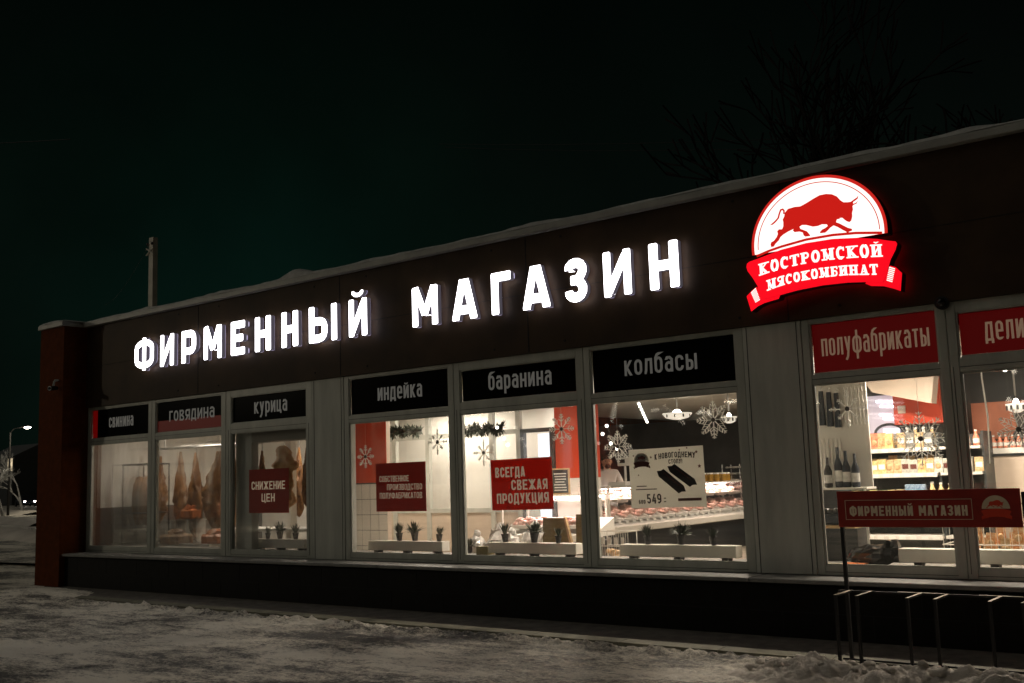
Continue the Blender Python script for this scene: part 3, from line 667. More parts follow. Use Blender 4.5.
# ------------------------------------------------------------------ cameras on the wall
def bullet(loc, label, rz):
    t = thing('security_camera', label, 'camera', loc, rz=rz)
    mb = MB(); mb.tube([(0,.10,.13),(0,.08,.13),(0,.02,.10),(0,0,.03)], .018, 10); mb.lathe([(.04,.0),(.04,.02)],(0,.09,.12),12); _build(mb,'bracket',M['frame'],t)
    mb = MB(); mb.tube([(0,.09,0),(0,-.10,-.02)], [.034,.038], 16); _build(mb,'housing',M['black'],t)
    mb = MB(); 
    pts = [(.030*math.cos(a*PI/8),-.103,-.02+.030*math.sin(a*PI/8)) for a in range(17)]; mb.tube(pts,.006,6); _build(mb,'lens_ring',M['steel'],t)
bullet((-.10,-.56,3.255), 'small bullet security camera on the front of the orange corner pillar', .5)
t = thing('security_camera', 'small black dome security camera between the two red sign panels', 'camera', (13.80,-.03,2.925))
mb = MB(); mb.tube([(0,.02,0),(0,-.02,0)],[.062,.058],20); _build(mb,'base',M['black'],t)
mb = MB(); mb.blob((0,-.03,0),(.042,.045,.042),16,0); _build(mb,'dome',mat('dome_plastic',(.01,.01,.01),.06),t,smooth=True)

# ------------------------------------------------------------------ inside walls, floors, ceilings (parts of the shop)
mb = MB(); mb.box(-.44,18.69,.10,11.99,.02,.15); sb(mb,'shop_floor',M['tilefloor'])
mb = MB(); mb.box(-.44,18.69,.10,.60,.151,.60); mb.box(-.44,18.69,.078,.63,.601,.625,1); sb(mb,'inner_sill',[M['white'],M['greysill']])
mb = MB(); mb.box(-.44,4.7,.262,4.0,2.70,2.76); sb(mb,'white_ceiling',M['white'])
mb = MB(); mb.box(4.702,18.69,.262,11.99,2.70,2.76); sb(mb,'grey_ceiling',M['ceil'])
mb = MB(); mb.box(-.449,-.442,.1,4.0,1.25,2.699); mb.box(-.449,-.438,.1,4.0,.151,1.249,1); mb.box(-.44,2.6,4.002,4.1,.151,2.76); sb(mb,'butchery_wall',[M['white'],M['greywall']])
mb = MB(); mb.slab((5.68,.22),(4.72,1.5),.05,.151,2.699); mb.slab((4.70,1.56),(2.55,4.05),.08,.151,2.699); sb(mb,'room_divider',M['white'])
# white tiles below, red above
mb = MB(); mb.box(4.74,5.44,1.56,1.64,.151,2.699,1); mb.box(4.74,5.44,1.552,1.559,1.53,2.699,2); mb.box(4.745,5.435,1.556,1.5595,.16,1.529,3)
z = .16; 
while z < 1.5:
    for i in range(4):
        x = 4.745+i*.175; mb.box(x,x+.168,1.5505,1.5555,z,min(z+.219,1.526),0,.002)
    z += .226
sb(mb,'tiled_wall',[M['white'],M['cream'],M['redwall'],M['greywall']])
mb = MB(); mb.box(2.5,7.5,3.95,4.05,.151,2.699); mb.slab((7.5,4.0),(7.98,3.32),.06,.151,2.699); sb(mb,'lobby_wall',M['white'])
mb = MB(); mb.box(7.46,8.02,3.0,3.32,1.50,2.699,0); mb.box(7.46,8.02,3.0,3.32,.151,1.498,1); sb(mb,'red_column',[M['redwall'],M['white']])
# glazed partition with a door opening
mb = MB()
for x in (3.70,4.22,4.96,5.64,6.28,6.80): mb.box(x-.04,x+.04,2.97,3.04,.151,2.699)
for (a,b) in ((3.74,4.18),(4.26,4.92),(5.0,5.60),(5.68,6.24),(6.32,6.76)):
    for z in (.16,1.02,2.19): mb.box(a,b,2.975,3.035,z,z+.07)
    mb.box(a,b,3.0,3.015,.232,1.018,1)
sb(mb,'glazed_partition',[M['cladding'],M['cream']])
mb = MB(); mb.box(6.845,6.905,2.965,3.045,.151,2.25); mb.box(7.385,7.445,2.965,3.045,.151,2.25); mb.box(6.905,7.385,2.966,3.044,2.19,2.25); sb(mb,'lobby_door_frame',M['shelfdark'])
mb = MB(); mb.box(6.93,7.37,3.30,3.32,.3,2.18); sb(mb,'lobby_room_glow',E_COOL)  # glowing sheet stands in for the lit room behind the doorway
# hall: dark back wall with a paler band, salmon panels, soffits
mb = MB(); mb.box(-.44,18.69,11.9,11.99,.151,2.699); sb(mb,'hall_back_wall',M['darkwall'])
mb = MB(); mb.box(8.6,18.69,5.9,6.0,.151,2.699) ; 
mb = MB(); mb.box(11.2,18.69,4.2,4.3,.151,2.699); sb(mb,'hall_side_wall',M['darkwall'])
mb = MB(); mb.box(12.36,12.99,3.0,3.5,2.0,2.699,0); mb.box(12.99,12.995,3.0,3.5,2.05,2.55,1); mb.box(12.41,12.50,2.990,2.999,2.13,2.22,1); sb(mb,'red_bulkhead',[M['redwall'],M['cream']])
mb = MB(); mb.prism([(12.04,2.69),(13.0,2.69),(12.92,2.20),(12.28,2.37)], 2.55, 2.75); sb(mb,'cream_soffit',M['cream'])
mb = MB(); mb.box(13.0,15.5,3.9,4.0,1.80,2.24,0)
mb.prism([(13.42,1.80),(13.50,1.95),(13.46,2.08),(13.56,2.20),(13.60,2.06),(13.66,1.98),(13.60,1.80)],3.885,3.899,1)
mb.prism([(14.0,1.80),(14.1,2.0),(14.3,2.1),(14.4,1.9),(14.35,1.8)],3.885,3.899,1)
sb(mb,'salmon_panel',[M['salmon'],M['darkwall']])
# inner white post and blind box behind the chicken window
mb = MB(); mb.box(3.80,4.16,.12,.24,.626,2.69); mb.box(4.161,5.55,.125,.235,2.16,2.69,1); sb(mb,'inner_post',[M['cladding'],M['ceil']])

# ------------------------------------------------------------------ planters and pots
def trough(x0,x1,label,legs=(.1,.5,.9)):
    w = x1-x0; t = thing('planter_bench', label, 'planter', ((x0+x1)/2,.36,.626), 'white planter benches on the inner window sill')
    mb = MB(); mb.box(-w/2,w/2,-.07,.07,.035,.155,0,.004); _build(mb,'board',M['trough'],t)
    for l in legs:
        mb = MB(); mb.box(-w/2+w*l-.035,-w/2+w*l+.035,-.05,.05,.0,.034); _build(mb,'leg',M['inkdark'],t)
trough(3.95,5.08,'low white planter bench behind the dark red price-cut poster window')
trough(6.32,7.62,'low white planter bench before the white tiled wall')
trough(8.35,9.61,'low white planter bench beside the khaki boards')
trough(10.18,11.55,'low white planter bench below the white price poster')
trough(13.15,14.76,'plain white bench without plants behind the two rightmost windows')
def plant(kind, loc, label, seed):
    r = random.Random(seed); t = thing('potted_plant', label, 'plant', loc, 'small potted plants on the window benches', rz=r.uniform(0,6))
    mb = MB(); mb.lathe([(.024,0),(.038,.075),(.041,.08),(.036,.078),(.033,.07)],n=14); _build(mb,'pot',M['pot'],t)
    mb = MB(); n = {'spiky':34,'bushy':58,'thin':26}[kind]
    for i in range(n):
        a = r.uniform(0,2*PI); lean = {'spiky':r.uniform(.05,.65),'bushy':r.uniform(.1,1.45),'thin':r.uniform(.05,.75)}[kind]
        L = {'spiky':r.uniform(.08,.13),'bushy':r.uniform(.08,.135),'thin':r.uniform(.08,.12)}[kind]; w = .007 if kind != 'bushy' else .010
        d = Vector((math.cos(a)*math.sin(lean),math.sin(a)*math.sin(lean),math.cos(lean))); s = Vector((-math.sin(a),math.cos(a),0))*w
        p = Vector((math.cos(a)*.012,math.sin(a)*.012,.075)); m = p+d*L*.55; e = p+d*L+Vector((0,0,-.012*lean)); nn = d.cross(s).normalized()*.003
        mb.add([p-s*.5,p+s*.5,m+s,e,m-s,m+nn,p+nn],[(0,1,2,5),(0,5,4),(5,2,3),(5,3,4),(6,5,1)])
    _build(mb,'leaves',M['leaf'],t); return t
PL = [('thin',4.22,'narrow potted plant at the left end of the bench behind the dark red price-cut poster'),('bushy',4.47,'wide star-shaped potted plant in the middle of the bench under the dark red price-cut poster'),('spiky',4.84,'upright potted plant at the right end of the bench under the price-cut poster'),
 ('spiky',6.83,'upright potted plant, first on the bench before the white tiles'),('bushy',7.09,'wide bushy potted plant in the middle of the bench before the white tiles'),('thin',7.52,'spreading thin-leaved potted plant at the right end of the bench before the white tiles'),
 ('spiky',8.56,'upright potted plant beside the clear wrapped bags'),('bushy',8.97,'big bushy potted plant between the wrapped bags and the khaki board'),('thin',9.33,'thin potted plant in front of the khaki board'),
 ('spiky',10.50,'upright potted plant below the left corner of the white price poster'),('bushy',10.89,'bushy potted plant under the middle of the white price poster'),('thin',11.28,'potted plant at the right end of the bench near the meat counter end')]
for i,(k,x,lb) in enumerate(PL): q_ = [1.05,1.3,1.15,1.22,1.35,1.1,1.25,1.4,1.05,1.15,1.3,1.1][i]; p_ = plant(k,(x,.36+.015*math.sin(i*2.1),.782),lb,100+i); p_.scale = (q_,q_,q_); p_.rotation_euler = (.06*math.sin(i*3.3),.07*math.cos(i*1.7),i*.9)
plant('bushy',(7.97,.40,.64),'low dark plant in the lower left corner of the bright doorway window',55)
mb = MB(); mb.box(-.09,.09,-.07,.07,0,.10,0,.004); tag(_build(mb,'wicker_box',M['board'],None,loc=(8.20,.42,.626)),'small brown box between the low plant and the planter bench','box')

# ------------------------------------------------------------------ snowflake ornaments hanging in the windows
def flake(x,z,R,style,label,y=.16,rot=0):
    t = thing('snowflake_ornament', label, 'snowflake', (x,y,z), 'snowflake ornaments hanging in the shop windows', rz=0)
    mb = MB(); n = 8; bw = .0075 if style == 'thick' else (.0085 if style == 'star' else .0068)
    for k in range(n):
        a = 2*PI*k/n+rot; L = R*(1 if (k%2 == 0 or style != 'star') else .72); c,s = math.cos(a),math.sin(a)
        def P(u,v): return (c*u-s*v, s*u+c*v)
        e = .0004*k
        mb.ribbon([P(.015,0),P(L,0)],bw,-.004-e,.004)
        for f_,l_ in ((.50,.26),(.72,.22),(.90,.14)) if style != 'star' else ((.62,.16),(.84,.13)):
            for q in (-1,1): mb.ribbon([P(L*f_,0),P(L*f_+R*l_*.7,q*R*l_*.75)],bw*.85,-.0035-e-.001,.0035)
        if style == 'lace':
            for q in (-1,1): mb.ribbon([P(R*.36,0),P(R*.55,q*R*.22),P(R*.8,q*R*.16)],bw*.7,-.003-e,.003)
        mb.blob((c*L,-.001,s*L),(.008,.006,.008),6,0)
    _build(mb,'arms',M['flake'],t)
    mb = MB(); mb.prism(arc(0,0,.022,.022,0,330,11),-.009,.009); _build(mb,'hub',M['flakehub'],t)
    mb = MB(); mb.tube([(0,0,R*.9),(0,0,2.64-z)],.0012,4); _build(mb,'thread',M['mesh'],t)
flake(6.44,1.87,.145,'thick','small white snowflake ornament against the red wall above the tiles')
flake(7.70,2.00,.155,'star','dark backlit snowflake ornament to the upper right of the poster in the tiled-wall window')
flake(8.43,1.84,.155,'star','dark backlit snowflake ornament at the left of the bright doorway window')
flake(9.57,2.06,.165,'thick','white snowflake ornament hanging against the red column')
flake(10.30,1.83,.165,'lace','white snowflake ornament over the seller at the left corner of the price poster')
flake(11.45,2.05,.185,'lace','lacy snowflake ornament at the top right of the price poster window')
flake(12.83,2.07,.17,'star','dark snowflake ornament before the white hanging nets')
flake(13.47,1.76,.235,'lace','largest glittering snowflake ornament, under the red bulkhead')
flake(14.28,1.80,.17,'lace','snowflake ornament at the picture edge in the rightmost window',rot=.2)
t = MB(); t.tube([(0,0,0),(-.01,.01,-.35),(.012,0,-.7),(-.006,0,-1.1)],[.003,.006,.008,.004],6); tag(_build(t,'tinsel_cord',M['flake'],None,loc=(14.0,.30,2.62)),'silver tinsel cord hanging in the rightmost window','tinsel')
def garland(p0,p1,label,seed):
    r = random.Random(seed); mb = MB(); A = Vector(p0); B = Vector(p1)
    for i in range(620):
        u = r.random(); p = A.lerp(B,u)+Vector((0,0,-.05*math.sin(u*PI*3)**2)); d = Vector((r.gauss(0,1),r.gauss(0,1),r.gauss(0,1))).normalized(); L = r.uniform(.06,.15)
        s = d.cross(Vector((0,0,1))).normalized()*.013
        mb.add([p-s,p+s,p+d*L*.6+s*1.2,p+d*L,p+d*L*.6-s*1.2],[(0,1,2,3,4)])
    tag(_build(mb,'pine_garland',M['garland'],None),label,'garland')
garland((4.40,2.6,2.36),(5.18,2.6,2.33),'dark pine garland hanging over the glazed partition behind the tiled-wall window',3)
garland((6.02,2.6,2.30),(6.80,2.6,2.28),'dark pine garland left of the bright doorway',4)

# ------------------------------------------------------------------ posters on the glass
def poster(x0,x1,z0,z1,mats,label,lines,name='poster',tilt=0,ink=None):
    cx,cz = (x0+x1)/2,(z0+z1)/2
    t = thing(name,label,'poster',(cx,.060,cz)); t.rotation_euler = (0,tilt,0)
    mb = MB(); mb.box(x0-cx,x1-cx,-.001,.001,z0-cz,z1-cz); _build(mb,'sheet',mats,t)
    mb = MB()
    for (s,a,b,z,H,tr) in lines: text(mb,s,a-cx,b-cx,z-cz,H,-.003,.0015,tr)
    if lines: _build(mb,'lettering',ink or M['ink'],t)
    return t
poster(4.18,5.04,1.16,1.77,M['paperdk'],'dark red square poster reading price reduction in Russian',[('СНИЖЕНИЕ',4.24,4.96,1.485,.115,.15),('ЦЕН',4.46,4.74,1.315,.115,.15)])
poster(6.725,7.585,1.165,1.77,M['paperdk'],'dark red poster with three lines on own production, before the tiled wall',[('СОБСТВЕННОЕ',6.79,7.30,1.535,.074,.115),('ПРОИЗВОДСТВО',6.92,7.52,1.43,.074,.115),('ПОЛУФАБРИКАТОВ',6.79,7.52,1.325,.074,.115)])
poster(8.615,9.49,1.17,1.75,M['paperred'],'bright red poster with three lines on always fresh produce',[('ВСЕГДА',8.68,9.11,1.545,.115,.17),('СВЕЖАЯ',8.91,9.42,1.395,.115,.17),('ПРОДУКЦИЯ',8.69,9.43,1.245,.115,.17)],tilt=-.01)
pt = poster(10.495,11.37,1.18,1.79,M['paper'],'white poster with two dark smoked sausages and the price 549',[],tilt=-.012)
pcx,pcz = (10.495+11.37)/2,(1.18+1.79)/2
mb = MB()
n = 0
def bent(px,pz): return (px, pz-.28*(px-.11)**2)
mq = MB(); text(mq,'К',-.125,-.098,.200,.058,-.003,.0015,.17,curve=bent); _build(mq,'first_word',M['inkdark'],pt); mq = MB(); text(mq,'НОВОГОДНЕМУ',-.078,.345,.200,.058,-.003,.0015,.17,curve=bent)
_build(mq,'first_line',M['inkdark'],pt); mq = MB(); text(mq,'СТОЛУ!',.035,.195,.138,.046,-.003,.0015,.17)
_build(mq,'second_line',M['inkdark'],pt); mp_ = MB(); text(mp_,'549',-.245,-.075,-.262,.10,-.003,.0015,.16); _build(mp_,'price',M['inkdark'],pt); mp_ = MB(); text(mp_,'600',-.345,-.265,-.262,.042,-.003,.0015,.2); _build(mp_,'old_price',M['inkdark'],pt)
for (a,b,z) in ((-.36,-.24,-.085),(-.37,-.12,-.118),(-.045,-.02,-.215),(-.045,-.02,-.25)): mb = MB(); mb.box(a,b,-.003,-.0015,z,z+.010); _build(mb,'small_print',M['inkdark'],pt)
# small stars, banner and the sausages of the poster
mb = MB()
for (x,z,r) in ((-.38,.24,.012),(-.17,.215,.016),(.17,.275,.012),(.36,.245,.020),(.385,.10,.022),(-.33,.035,.010),(.255,.29,.012)):
    mb = MB(); mb.prism([(x+(r if k%2 == 0 else r*.45)*math.cos(k*PI/5+.3), z+(r if k%2 == 0 else r*.45)*math.sin(k*PI/5+.3)) for k in range(10)],-.0032,-.0015); _build(mb,'star',M['inkred'],pt)
mb = MB(); mb.box(.12,.385,-.0034,-.0015,-.243,-.215); _build(mb,'banner',M['inkred'],pt)
for (a_,b_,n_) in (((-.085,.072),(.190,-.150),0),((.045,.115),(.320,-.085),1)):
    mb = MB(); mb.ribbon([a_,b_],.098,-.0036-.0005*n_,-.0015,ch=.034); q_ = _build(mb,'sausage_picture',M['inkdark'],pt)
    mb = MB(); dx,dz = (b_[0]-a_[0]),(b_[1]-a_[1]); mb.ribbon([(a_[0]+dx*.15+.012,a_[1]+dz*.15+.016),(a_[0]+dx*.8+.012,a_[1]+dz*.8+.016)],.010,-.0045-.0005*n_,-.0037-.0005*n_,ch=.004); _build(mb,'sheen',M['inkred'],q_)
EM = (M['paper'],M['inkred'],M['inkred'],M['inkred'],M['inkred'])
emblem(pt, .135, -.285, .165, -.003, EM, .0015)

# ------------------------------------------------------------------ butchery behind the first three windows
def rail(p0,p1,z,label):
    t = thing('meat_rail',label,'rail',(0,0,z)); mb = MB(); mb.tube([(p0[0],p0[1],0),(p1[0],p1[1],0)],.022,8); _build(mb,'bar',M['steel'],t)
    mb = MB()
    for u in (.1,.5,.9): x = p0[0]+(p1[0]-p0[0])*u; y = p0[1]+(p1[1]-p0[1])*u; mb.tube([(x,y,.02),(x,y,2.69-z)],.01,6)
    _build(mb,'hanger',M['steel'],t)
for i_,(x_,y_,l_,w_,lb_) in enumerate(((.45,1.5,1.35,.15,'brown carcass side seen across the frame of the two fogged windows'),(1.32,1.75,1.4,.15,'carcass side between the tapering one and the broad one'),(2.05,1.5,1.3,.16,'carcass side beside the white inner post, half hidden by the second frame'),(.75,2.3,1.4,.17,'carcass side hanging deeper in the second fogged window'),(3.1,2.5,1.3,.17,'carcass side behind the price-cut poster, on the higher rail'),(2.3,2.6,1.2,.16,'carcass side left of the butchery post on the higher rail'))): EXTRA = globals().setdefault('EXTRA',[]); EXTRA.append((x_,y_,l_,w_,lb_))
rail((-.35,1.4),(4.4,1.4),2.24,'steel rail with hanging carcasses across the butchery'); rail((-.35,2.6),(3.4,2.6),2.36,'higher steel rail at the back of the butchery')
def carcass(kind,x,y,ztop,L,W,label,seed,m):
    r = random.Random(seed); t = thing('hanging_carcass',label,'carcass',(x,y,ztop),'carcasses hanging from the butchery rails',rz=r.uniform(-1,1))
    mb = MB(); mb.tube([(0,0,.12),(0,.01,.05),(0,0,0)],.008,6); _build(mb,'hook',M['steel'],t)
    mb = MB(); n = 20; st = 34; vs = []
    for i in range(st+1):
        u = i/st
        if kind == 'side': prof = W*(.16+.84*math.sin(min(1,u*1.5+.05)*PI/2)**1.6)*(1 if u < .75 else (1-(u-.75)/.25)**.55+.04)
        else: prof = W*(.30+.45*math.sin(u*PI)**.5+.16*math.sin(u*11+seed)+.10*math.sin(u*23))
        for k in range(n):
            a = 2*PI*k/n; j = 1+(.20 if kind == 'side' else .30)*math.sin(3*a+u*7+seed)+.14*math.sin(5*a-u*17+seed)+.08*math.sin(u*41+2*a)+r.uniform(-.09,.09)
            cx = .05*math.sin(u*4+seed)*W*3
            vs.append((cx+prof*j*math.cos(a)*1.0, prof*j*math.sin(a)*.6, -u*L))
    mb.add(vs,[(i*n+k,(i+1)*n+k,(i+1)*n+(k+1)%n,i*n+(k+1)%n) for i in range(st) for k in range(n)]+[tuple(range(n)),tuple(reversed(range(st*n,st*n+n)))])
    _build(mb,'meat',M[m],t,smooth=True)
carcass('side',1.03,1.4,2.14,1.45,.20,'long tapering carcass side in the second fogged window',1,'meatred')
carcass('side',1.62,1.4,2.14,1.3,.19,'broad carcass side beside the frame at the right of the second fogged window',2,'meatred')
carcass('side',-.05,1.4,2.12,1.2,.18,'carcass side deep in the leftmost fogged window',33,'meatred')
carcass('side',2.80,1.4,2.10,1.0,.14,'narrow carcass left of the white post above the price-cut poster',4,'meatred')
carcass('bird',3.34,1.4,2.16,1.0,.20,'pale lumpy carcass at the top right of the price-cut poster',5,'meatpale')
carcass('bird',3.52,1.9,1.90,.85,.18,'orange-brown carcass beside the right edge of the price-cut poster',6,'meatpale')
carcass('side',3.86,1.4,2.10,.9,.10,'thin carcass at the window edge beside the first wide column',7,'meatred')
for i_,(x_,y_,l_,w_,lb_) in enumerate(EXTRA): carcass('side',x_,y_,2.18,l_,w_,lb_,50+i_,'meatred')
mb = MB(); mb.box(3.02,3.14,1.7,1.82,.151,2.69); sb(mb,'butchery_post',M['white'])
mb = MB(); mb.box(1.9,4.3,1.15,1.75,.83,.87); mb.box(2.0,2.06,1.2,1.7,.151,.83); mb.box(4.15,4.21,1.2,1.7,.151,.83); tag(_build(mb,'cutting_table',M['white'],None),'long white cutting table in the butchery','table')
# trolley frame and dark load behind the leftmost window
t = thing('meat_trolley','tall steel trolley with dark hanging load in the leftmost fogged window','trolley',(.25,.95,.151))
mb = MB()
for x in (-.38,.38):
    for y in (-.2,.2): mb.tube([(x,y,0),(x,y,1.82)],.016,6)
for z in (.1,1.0,1.82):
    for y in (-.2,.2): mb.tube([(-.38,y,z),(.38,y,z)],.014,6)
    for x in (-.38,.38): mb.tube([(x,-.2,z),(x,.2,z)],.014,6)
_build(mb,'frame',M['shelfdark'],t)
r = random.Random(9)
for i,(x,w) in enumerate(((-.2,.10),(.02,.12),(.24,.09))):
    mb = MB(); mb.blob((x,0,1.20),(w,.13,.42),12,.1,rng=r); _build(mb,'load',M['meatred'],t,smooth=True)
mb = MB(); mb.box(-.36,.36,-.18,.18,.12,.72,0,.03); _build(mb,'tray',M['case'],t)
for i,(x,y,z,w,lb) in enumerate(((2.12,1.0,.626,.20,'orange plastic tub low beside the second window frame'),(1.30,.85,.626,.24,'brown meat tub low in the middle of the second fogged window'),(1.05,1.3,1.02,.16,'small orange tub in the fogged second window, above the brown one'))):
    mb = MB(); mb.box(-w,w,-w*.7,w*.7,0,.17,0,.03); mb.blob((0,0,.17),(w*.8,w*.6,.09),10,.15); tag(_build(mb,'meat_tub',M['tub'] if i != 1 else M['meatred'],None,loc=(x,y,z-.0)),lb,'tub')
mb = MB(); mb.box(-1.5,.9,-.35,.35,.0,.474); mb.box(-1.52,.92,-.36,.36,.475,.50); tag(_build(mb,'steel_table',M['steel'],None,loc=(1.4,1.1,.151)),'low steel table under the tubs behind the fogged windows','table')
mb = MB(); mb.box(-.3,.3,-.1,.1,-.02,0); mb.box(-.28,-.26,-.09,.09,-.37,-.021); mb.box(.26,.28,-.09,.09,-.37,-.021); tag(_build(mb,'tub_stand',M['steel'],None,loc=(1.05,1.3,1.02)),'small steel stand raising the upper orange tub','stand')

# ------------------------------------------------------------------ sales hall: meat counters
def counter(name,label,x0,x1,y0,y1,ztop,front='x'):
    """display case; customers stand on the +X side (front='x') or on the street side (front='y')"""
    t = thing(name,label,'display counter',((x0+x1)/2,(y0+y1)/2,.151)); w,d = (x1-x0)/2,(y1-y0)/2
    mb = MB(); mb.box(-w,w-.05,-d,d,0,.50); _build(mb,'base',M['case'],t)
    mb = MB()
    if front == 'x': mb.box(w-.10,w+.02,-d,d,.502,.60,0,.01)
    else: mb.box(-w,w,-d-.02,-d+.10,.502,.60,0,.01)
    mb.box(-w,w,-d,d,ztop-.151-.02,ztop-.151,0,.004)
    for a in (-1,1):
        mb.box(-w,-w+.03,a*d-.015*(1+a),a*d+.015*(1-a),.5,ztop-.171); mb.box(w-.14,w-.11,a*d-.015*(1+a),a*d+.015*(1-a),.6,ztop-.171)
    _build(mb,'rail',M['rail'],t)
    mb = MB()
    if front == 'x': mb.hexa([(-w+.05,-d,.56),(w-.12,-d,.56),(w-.12,d,.56),(-w+.05,d,.56),(-w+.05,-d,.84),(w-.12,-d,.60),(w-.12,d,.60),(-w+.05,d,.84)])
    else: mb.hexa([(-w,-d+.12,.56),(w,-d+.12,.56),(w,d-.02,.56),(-w,d-.02,.56),(-w,-d+.12,.60),(w,-d+.12,.60),(w,d-.02,.80),(-w,d-.02,.80)])
    _build(mb,'deck',M['white'],t)
    mb = MB()
    if front == 'x': mb.box(w-.125,w-.119,-d+.03,d-.03,.605,ztop-.175)
    else: mb.box(-w+.03,w-.14,-d+.119,-d+.125,.605,ztop-.175)
    _build(mb,'front_glass',M['glass'],t); return t,w,d
t1,w1,d1 = counter('meat_counter','long lit meat display counter running away from the street behind the price poster',7.0,7.85,3.95,9.2,1.34)
mb = MB(); mb.box(-w1+.10,-w1+.16,-d1+.1,d1-.1,1.345-.171-.03,1.345-.171-.005); _build(mb,'lamp_strip',emit('counter_strip',(1,.80,.74),26),t1)
t2,w2,d2 = counter('display_counter','short lit counter with pink trays left of the khaki boards',7.02,8.52,2.22,2.86,1.28,'y')
mb = MB(); mb.box(-w2+.1,w2-.1,d2-.14,d2-.09,1.28-.171-.03,1.28-.171-.005); _build(mb,'lamp_strip',emit('counter_strip_small',(1,.80,.74),6),t2)
r = random.Random(12)
def meat_tray(loc,label,seed,rot=0,tilt=0):
    rr = random.Random(seed); t = thing('meat_tray',label,'meat tray',loc,'trays of fresh meat in the counters',rz=rot); t.rotation_euler = (0,tilt,rot)
    mb = MB(); mb.box(-.28,.28,-.19,.19,0,.012); 
    for (a,b,c,d) in ((-.28,.28,-.19,-.18),(-.28,.28,.18,.19),(-.28,-.27,-.18,.18),(.27,.28,-.18,.18)): mb.box(a,b,c,d,.013,.045)
    _build(mb,'tray',M['white'],t)
    mb = MB()
    for i in range(26): mb.blob((rr.uniform(-.22,.22),rr.uniform(-.14,.14),.04+rr.uniform(0,.05)),(rr.uniform(.04,.08),rr.uniform(.03,.06),rr.uniform(.02,.04)),8,.22,rng=rr)
    _build(mb,'meat',M['pink'],t,smooth=True); return t
tr0 = None
for i in range(12):
    y = 4.22+i*.425
    lb = 'tray heaped with pale pink fresh meat in the long counter behind the price poster'
    if tr0 is None: tr0 = meat_tray((7.38,y,.151+.74),lb,1,0,.30); 
    else: dup(tr0,(7.38,y,.151+.74),lb)
for i in range(10): dup(tr0,(7.20,4.35+i*.5,.151+1.0),'tray heaped with pale pink fresh meat on the upper shelf of the long counter',scale=(.8,.9,1.0))
mb = MB(); mb.box(-w1+.02,-.0,-d1+.05,d1-.05,.975,.99); _build(mb,'upper_shelf',M['rail'],t1)
for i in range(24): mb = MB(); y_ = -d1+.15+i*.212; mb.hexa([(.24,y_,.62),(.246,y_,.62),(.246,y_+.09,.62),(.24,y_+.09,.62),(.21,y_,.70),(.216,y_,.70),(.216,y_+.09,.70),(.21,y_+.09,.70)]); _build(mb,'price_tag',M['white'],t1)
tr = meat_tray((7.38,2.50,.86),'tray of pink meat in the short counter, the left one',7); tr.rotation_euler = (.2,0,0)
q = dup(tr,(8.06,2.50,.86),'tray of pink meat in the short counter, the right one under the chalk board')
# price tags stand, chalk menu, plant on the counter
t = thing('chalk_menu','small framed chalk board standing on the short lit counter','menu board',(7.88,2.5,1.281)); 
mb = MB(); mb.box(-.15,.15,0,.02,0,.36); _build(mb,'frame',M['wood'],t)
mb = MB(); mb.box(-.13,.13,-.004,-.001,.02,.34); _build(mb,'board',M['chalk'],t)
mb = MB(); r = random.Random(4)
for i in range(7): mb.box(-.11+r.uniform(0,.03),.11-r.uniform(0,.05),-.006,-.0045,.05+i*.038,.065+i*.038)
_build(mb,'chalk_writing',M['mesh'],t)
plant('bushy',(8.28,2.5,1.281),'dark plant beside the chalk board on the short counter',77)
t = thing('price_stand','white price card on the short counter below the fresh-produce poster','price card',(7.35,2.35,1.281)); mb = MB(); mb.box(-.09,.09,0,.01,0,.14); _build(mb,'card',M['white'],t)

# weighing scale and the seller
t = thing('weighing_scale','white weighing scale on the meat counter beside the seller','scale',(7.30,5.05,1.341))
mb = MB(); mb.box(-.16,.16,-.16,.16,0,.07,0,.01); mb.tube([(0,.12,.07),(0,.12,.34)],.02,8); _build(mb,'body',M['white'],t)
mb = MB(); mb.box(-.13,.13,.09,.13,.32,.46,0,.01); _build(mb,'display',M['white'],t); mb = MB(); mb.box(-.08,.02,.084,.089,.37,.43); _build(mb,'screen',M['inkdark'],t)

